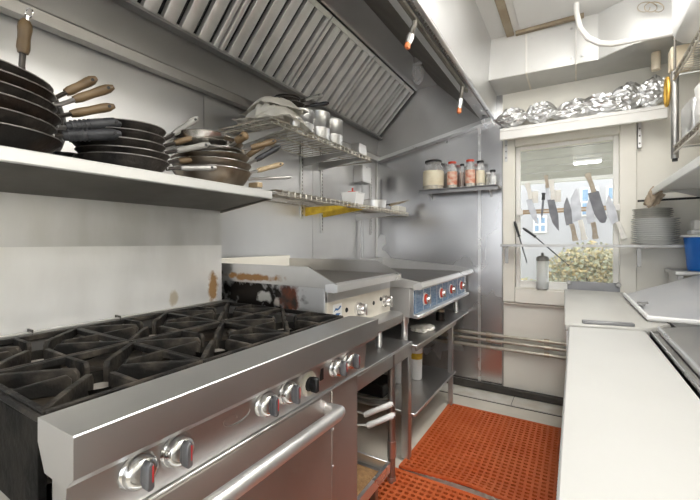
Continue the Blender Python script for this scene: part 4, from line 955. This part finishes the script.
# ------------------------------------------------------------------ right wall shelves
t = thing('wall_shelf', 'white wall shelf on the right seen from below', 'shelf', (.7, 2.1, 1.54))
B().box(.425, 1.04, 1.1, 3.15, 1.552, 1.566, .002).obj('board', 'white_paint', t)
B().box(.418, .430, 1.1, 3.15, 1.530, 1.572, .003).obj('front_lip', 'white_plastic', t)
B().tube([(.36,3.13,1.505),(.98,3.13,1.512)], .007, 8).obj('support_bar', 'black', t)
for y in (1.5, 2.3, 3.0): B().prism([(.50,1.552),(1.04,1.552),(1.04,1.36)], 'y', y, y+.006).obj('bracket', 'steel_dark', t)
q = at(652, 193, Y=3.10)
b = B(); b.blob((q.x+.005, 3.05, 1.522), (.040,.055,.075), 4, .4, 1.8, 3, RY(.45)); 
tag(centre(b.obj('tan_glove', 'tan_cloth', ang=60)), 'tan cloth glove draped over the end of the white shelf', 'glove')
rk = thing('wire_rack', 'chrome hanging wire rack of two tiers on the right', 'rack', (.7, 2.0, 1.70))
for z in (1.735, 2.125):
    for zz_ in (0, -.034): B().tube([(.45,1.0,z+zz_),(.45,2.60,z+zz_)], .0055, 8).obj('long_wire', 'wire', rk)
    B().tube([(1.0,1.0,z),(1.0,2.60,z)], .005, 8).obj('long_wire', 'wire', rk)
    B().tube([(.45,2.60,z),(1.0,2.60,z)], .0055, 8).obj('end_wire', 'chrome', rk)
    q = [(.45, 1.0+.03*k, z-.003 if k % 2 else z-.031) for k in range(54)]
    B().tube(q, .0035, 5).obj('truss_wire', 'wire', rk)
    src = None
    for k in range(1, 52):
        if src is None: src = B().tube([(.45,1.0+.0305*k,z+.004),(1.0,1.0+.0305*k,z+.004)], .003, 5).obj('cross_wire', 'wire', rk)
        else: c = src.copy(); COL.objects.link(c); c.parent = rk; c.location.y = src.location.y + .0305*(k-1)
for x in (.455, .99):
    po = B().tube([(x,2.585,1.675),(x,2.585,2.14)], .0165, 14).obj('post', 'steel_dark', rk)
    B().tube([(x,2.585,1.66),(x,2.585,1.685)], .012, 12).obj('foot_cap', 'black', po)
    for k in range(14): B().tube([(x,2.585,1.70+.03*k),(x,2.585,1.702+.03*k)], .0170, 14).obj('groove', 'steel_dark', po)
    B().tube([(x,1.05,1.675),(x,1.05,ZC)], .0165, 14).obj('post', 'chrome', rk)
B().tube([(.455,2.585,2.13),(.455,2.585,ZC)], .006, 8).obj('hanger_rod', 'shade_dark_steel', rk); B().tube([(.99,2.585,2.13),(.99,2.585,ZC)], .006, 8).obj('hanger_rod', 'shade_dark_steel', rk)
for i, (y, w, h) in enumerate(((2.47,.19,.19), (2.20,.22,.22), (1.88,.24,.22))):
    b = B(); b.box(.472, .78, y-w/2, y+w/2, 1.741, 1.741+h, .03, 3)
    bmesh.ops.subdivide_edges(b.bm, edges=b.bm.edges, cuts=2, use_grid_fill=True)
    for v in b.bm.verts:
        if v.co.z > 1.75: v.co += .012*Vector((noise.noise(v.co*22), noise.noise(v.co*22+Vector((9,0,0))), noise.noise(v.co*22+Vector((0,9,0)))))
    tag(centre(b.obj('wrapped_packet', 'foil' if i == 0 else 'white_plastic')), ['shiny wrapped packet at the far end of the rack', 'white packet in the middle of the rack', 'larger white packet at the near part of the rack'][i], 'packet', 'packets on the rack')
# white appliance, box, roll on top tier
t = thing('appliance_housing', 'white moulded plastic housing at the top right corner', 'appliance', (.62, 2.40, 2.16))
pf_ = [(.47,2.72-.012), (.435,2.60), (.435,2.33), (.46,2.27), (.55,2.245), (.98,2.20), (.98,2.708)]
B().prism(pf_, 'y', 2.02, 2.565, .02).obj('shell', 'white_plastic', t)
B().box(.52, .9, 2.560, 2.572, 2.30, 2.60, .004).obj('grille', 'white_paint', t)
B().box(.55, .9, 2.1, 2.55, 2.133, 2.24, .004).obj('base', 'white_paint', t)
q = at(667, 57, Y=2.66)
tag(centre(B().box(.445, .54, 2.62, 2.70, 2.165, 2.29, .006).obj('cardboard_box', 'beige')), 'torn beige box hung at the top rack corner', 'box')
bo = bpy.data.objects['cardboard_box']
t = tag(centre(B().tube([at(656,70,Y=2.98), Vector((at(656,70,Y=2.98).x, 2.98, 2.418))], .024, 14).obj('pipe_stub', 'beige')), 'beige pipe stub hanging from the soffit behind the torn box', 'pipe')
q = at(666.5, 92, Y=2.64)
tag(centre(B().tube([(q.x+.002+.0*k, 2.64+.045*math.cos(k*PI/12), q.z+.075*math.sin(k*PI/12)) for k in range(25)], .008, 8, cap=False).obj('tape_ring', 'gold')), 'gold ring of tape hanging on the rack post', 'tape')
w = [at(642+8*math.cos(k*.5)+k*.55, 7+5*math.sin(k*.5), Y=2.74) for k in range(30)]
tag(B().tube(w, .003, 6).obj('wire_coil', 'copper'), 'loose coil of brown wire on the soffit', 'wire')

# ------------------------------------------------------------------ outside the window
struct(B().box(-14, 14, YW+.2, 30, -1.0, -.9).obj('ground', 'grass'), 'lawn outside the window', 'ground')
aw = thing('porch_roof', 'grey porch roof outside the window', 'roof', (0, 5, 2.4))
B().box(-4, 4, YW+.3, 7.0, 2.27, 2.35).obj('underside', 'awning', aw)
B().box(-4, 4, 6.95, 7.05, 2.22, 2.36).obj('fascia', 'white_paint', aw)
for k in range(6): B().box(-4, 4, 3.7+.5*k, 3.72+.5*k, 2.26, 2.27).obj('batten', 'awning', aw)
q = thing('porch_light', 'lit fluorescent tube under the porch roof', 'light', at(587,170,Y=5.5))
pa, pc = at(573,173,Y=5.5), at(602,168,Y=5.5)
B().box(pa.x, pc.x, 5.46, 5.56, 2.235, 2.265, .004).obj('fitting', 'white_paint', q); B().box(pa.x+.01, pc.x-.01, 5.48, 5.54, 2.215, 2.235, .008).obj('tube', 'tube_light', q)
hs_ = thing('house', 'white clapboard house seen through the window', 'house', (1.2, 11, -.9))
B().box(-7, 7, 11, 14, -.9, 4.2).obj('walls', 'house', hs_)
for (xa, ya, xb, yb) in ((580,188,599,216), (606,186,622,214), (533,216,547,233), (500,195,518,225)):
    a, b_ = at(xa, ya, Y=10.95), at(xb, yb, Y=10.95)
    f = B().box(a.x, b_.x, 10.93, 11.0, b_.z, a.z, .01).obj('window', 'white_paint', hs_)
    mx_ = (a.x+b_.x)/2; mz = (a.z+b_.z)/2
    for x0_, x1_ in ((a.x+.05, mx_-.03), (mx_+.03, b_.x-.05)):
        for z0_, z1_ in ((b_.z+.05, mz-.03), (mz+.03, a.z-.05)): B().box(x0_, x1_, 10.91, 10.935, z0_, z1_).obj('pane', 'house_glass', f)
def shrub(label, c, r, n, mats, seed):
    rnd = random.Random(seed)
    t = thing('shrub', label, 'shrub', (c[0], c[1], -.9), 'shrubs outside')
    for m_ in range(2):
        bm = bmesh.new()
        for k in range(n):
            u = Vector((rnd.gauss(0,1), rnd.gauss(0,1), rnd.gauss(0,1))).normalized()*rnd.uniform(.55, 1)
            p = Vector((c[0]+u.x*r[0], c[1]+u.y*r[1], c[2]+u.z*r[2]))
            a = Vector((rnd.uniform(-1,1), rnd.uniform(-1,1), rnd.uniform(-1,1))).normalized()*.05; b2 = a.orthogonal().normalized()*.03
            bm.faces.new([bm.verts.new(p+a), bm.verts.new(p+b2), bm.verts.new(p-a), bm.verts.new(p-b2)])
        b = B(); b.bm.free(); b.bm = bm; o = b.obj('foliage', mats[m_], t, smooth=False)
        o['kind'] = 'stuff'
    for k in range(5):
        B().tube([(c[0],c[1],-.9), (c[0]+rnd.uniform(-.5,.5)*r[0], c[1]+rnd.uniform(-.5,.5)*r[1], c[2]+.3*r[2])], .02, 6).obj('stem', 'bark', t)
shrub('autumn yellow bush outside, right half of the window', (1.75, 8.6, .55), (1.0,.6,1.05), 3600, ('leaf_yellow','leaf_yellow'), 1)
shrub('yellow green bush outside, left half of the window', (.3, 9.6, .15), (1.0,.6,1.1), 3200, ('leaf_green','leaf_yellow'), 2)
shrub('low pale bush outside at the left window edge', (-.9, 8.4, -.2), (.7,.5,.7), 1800, ('leaf_green','leaf_yellow'), 3)
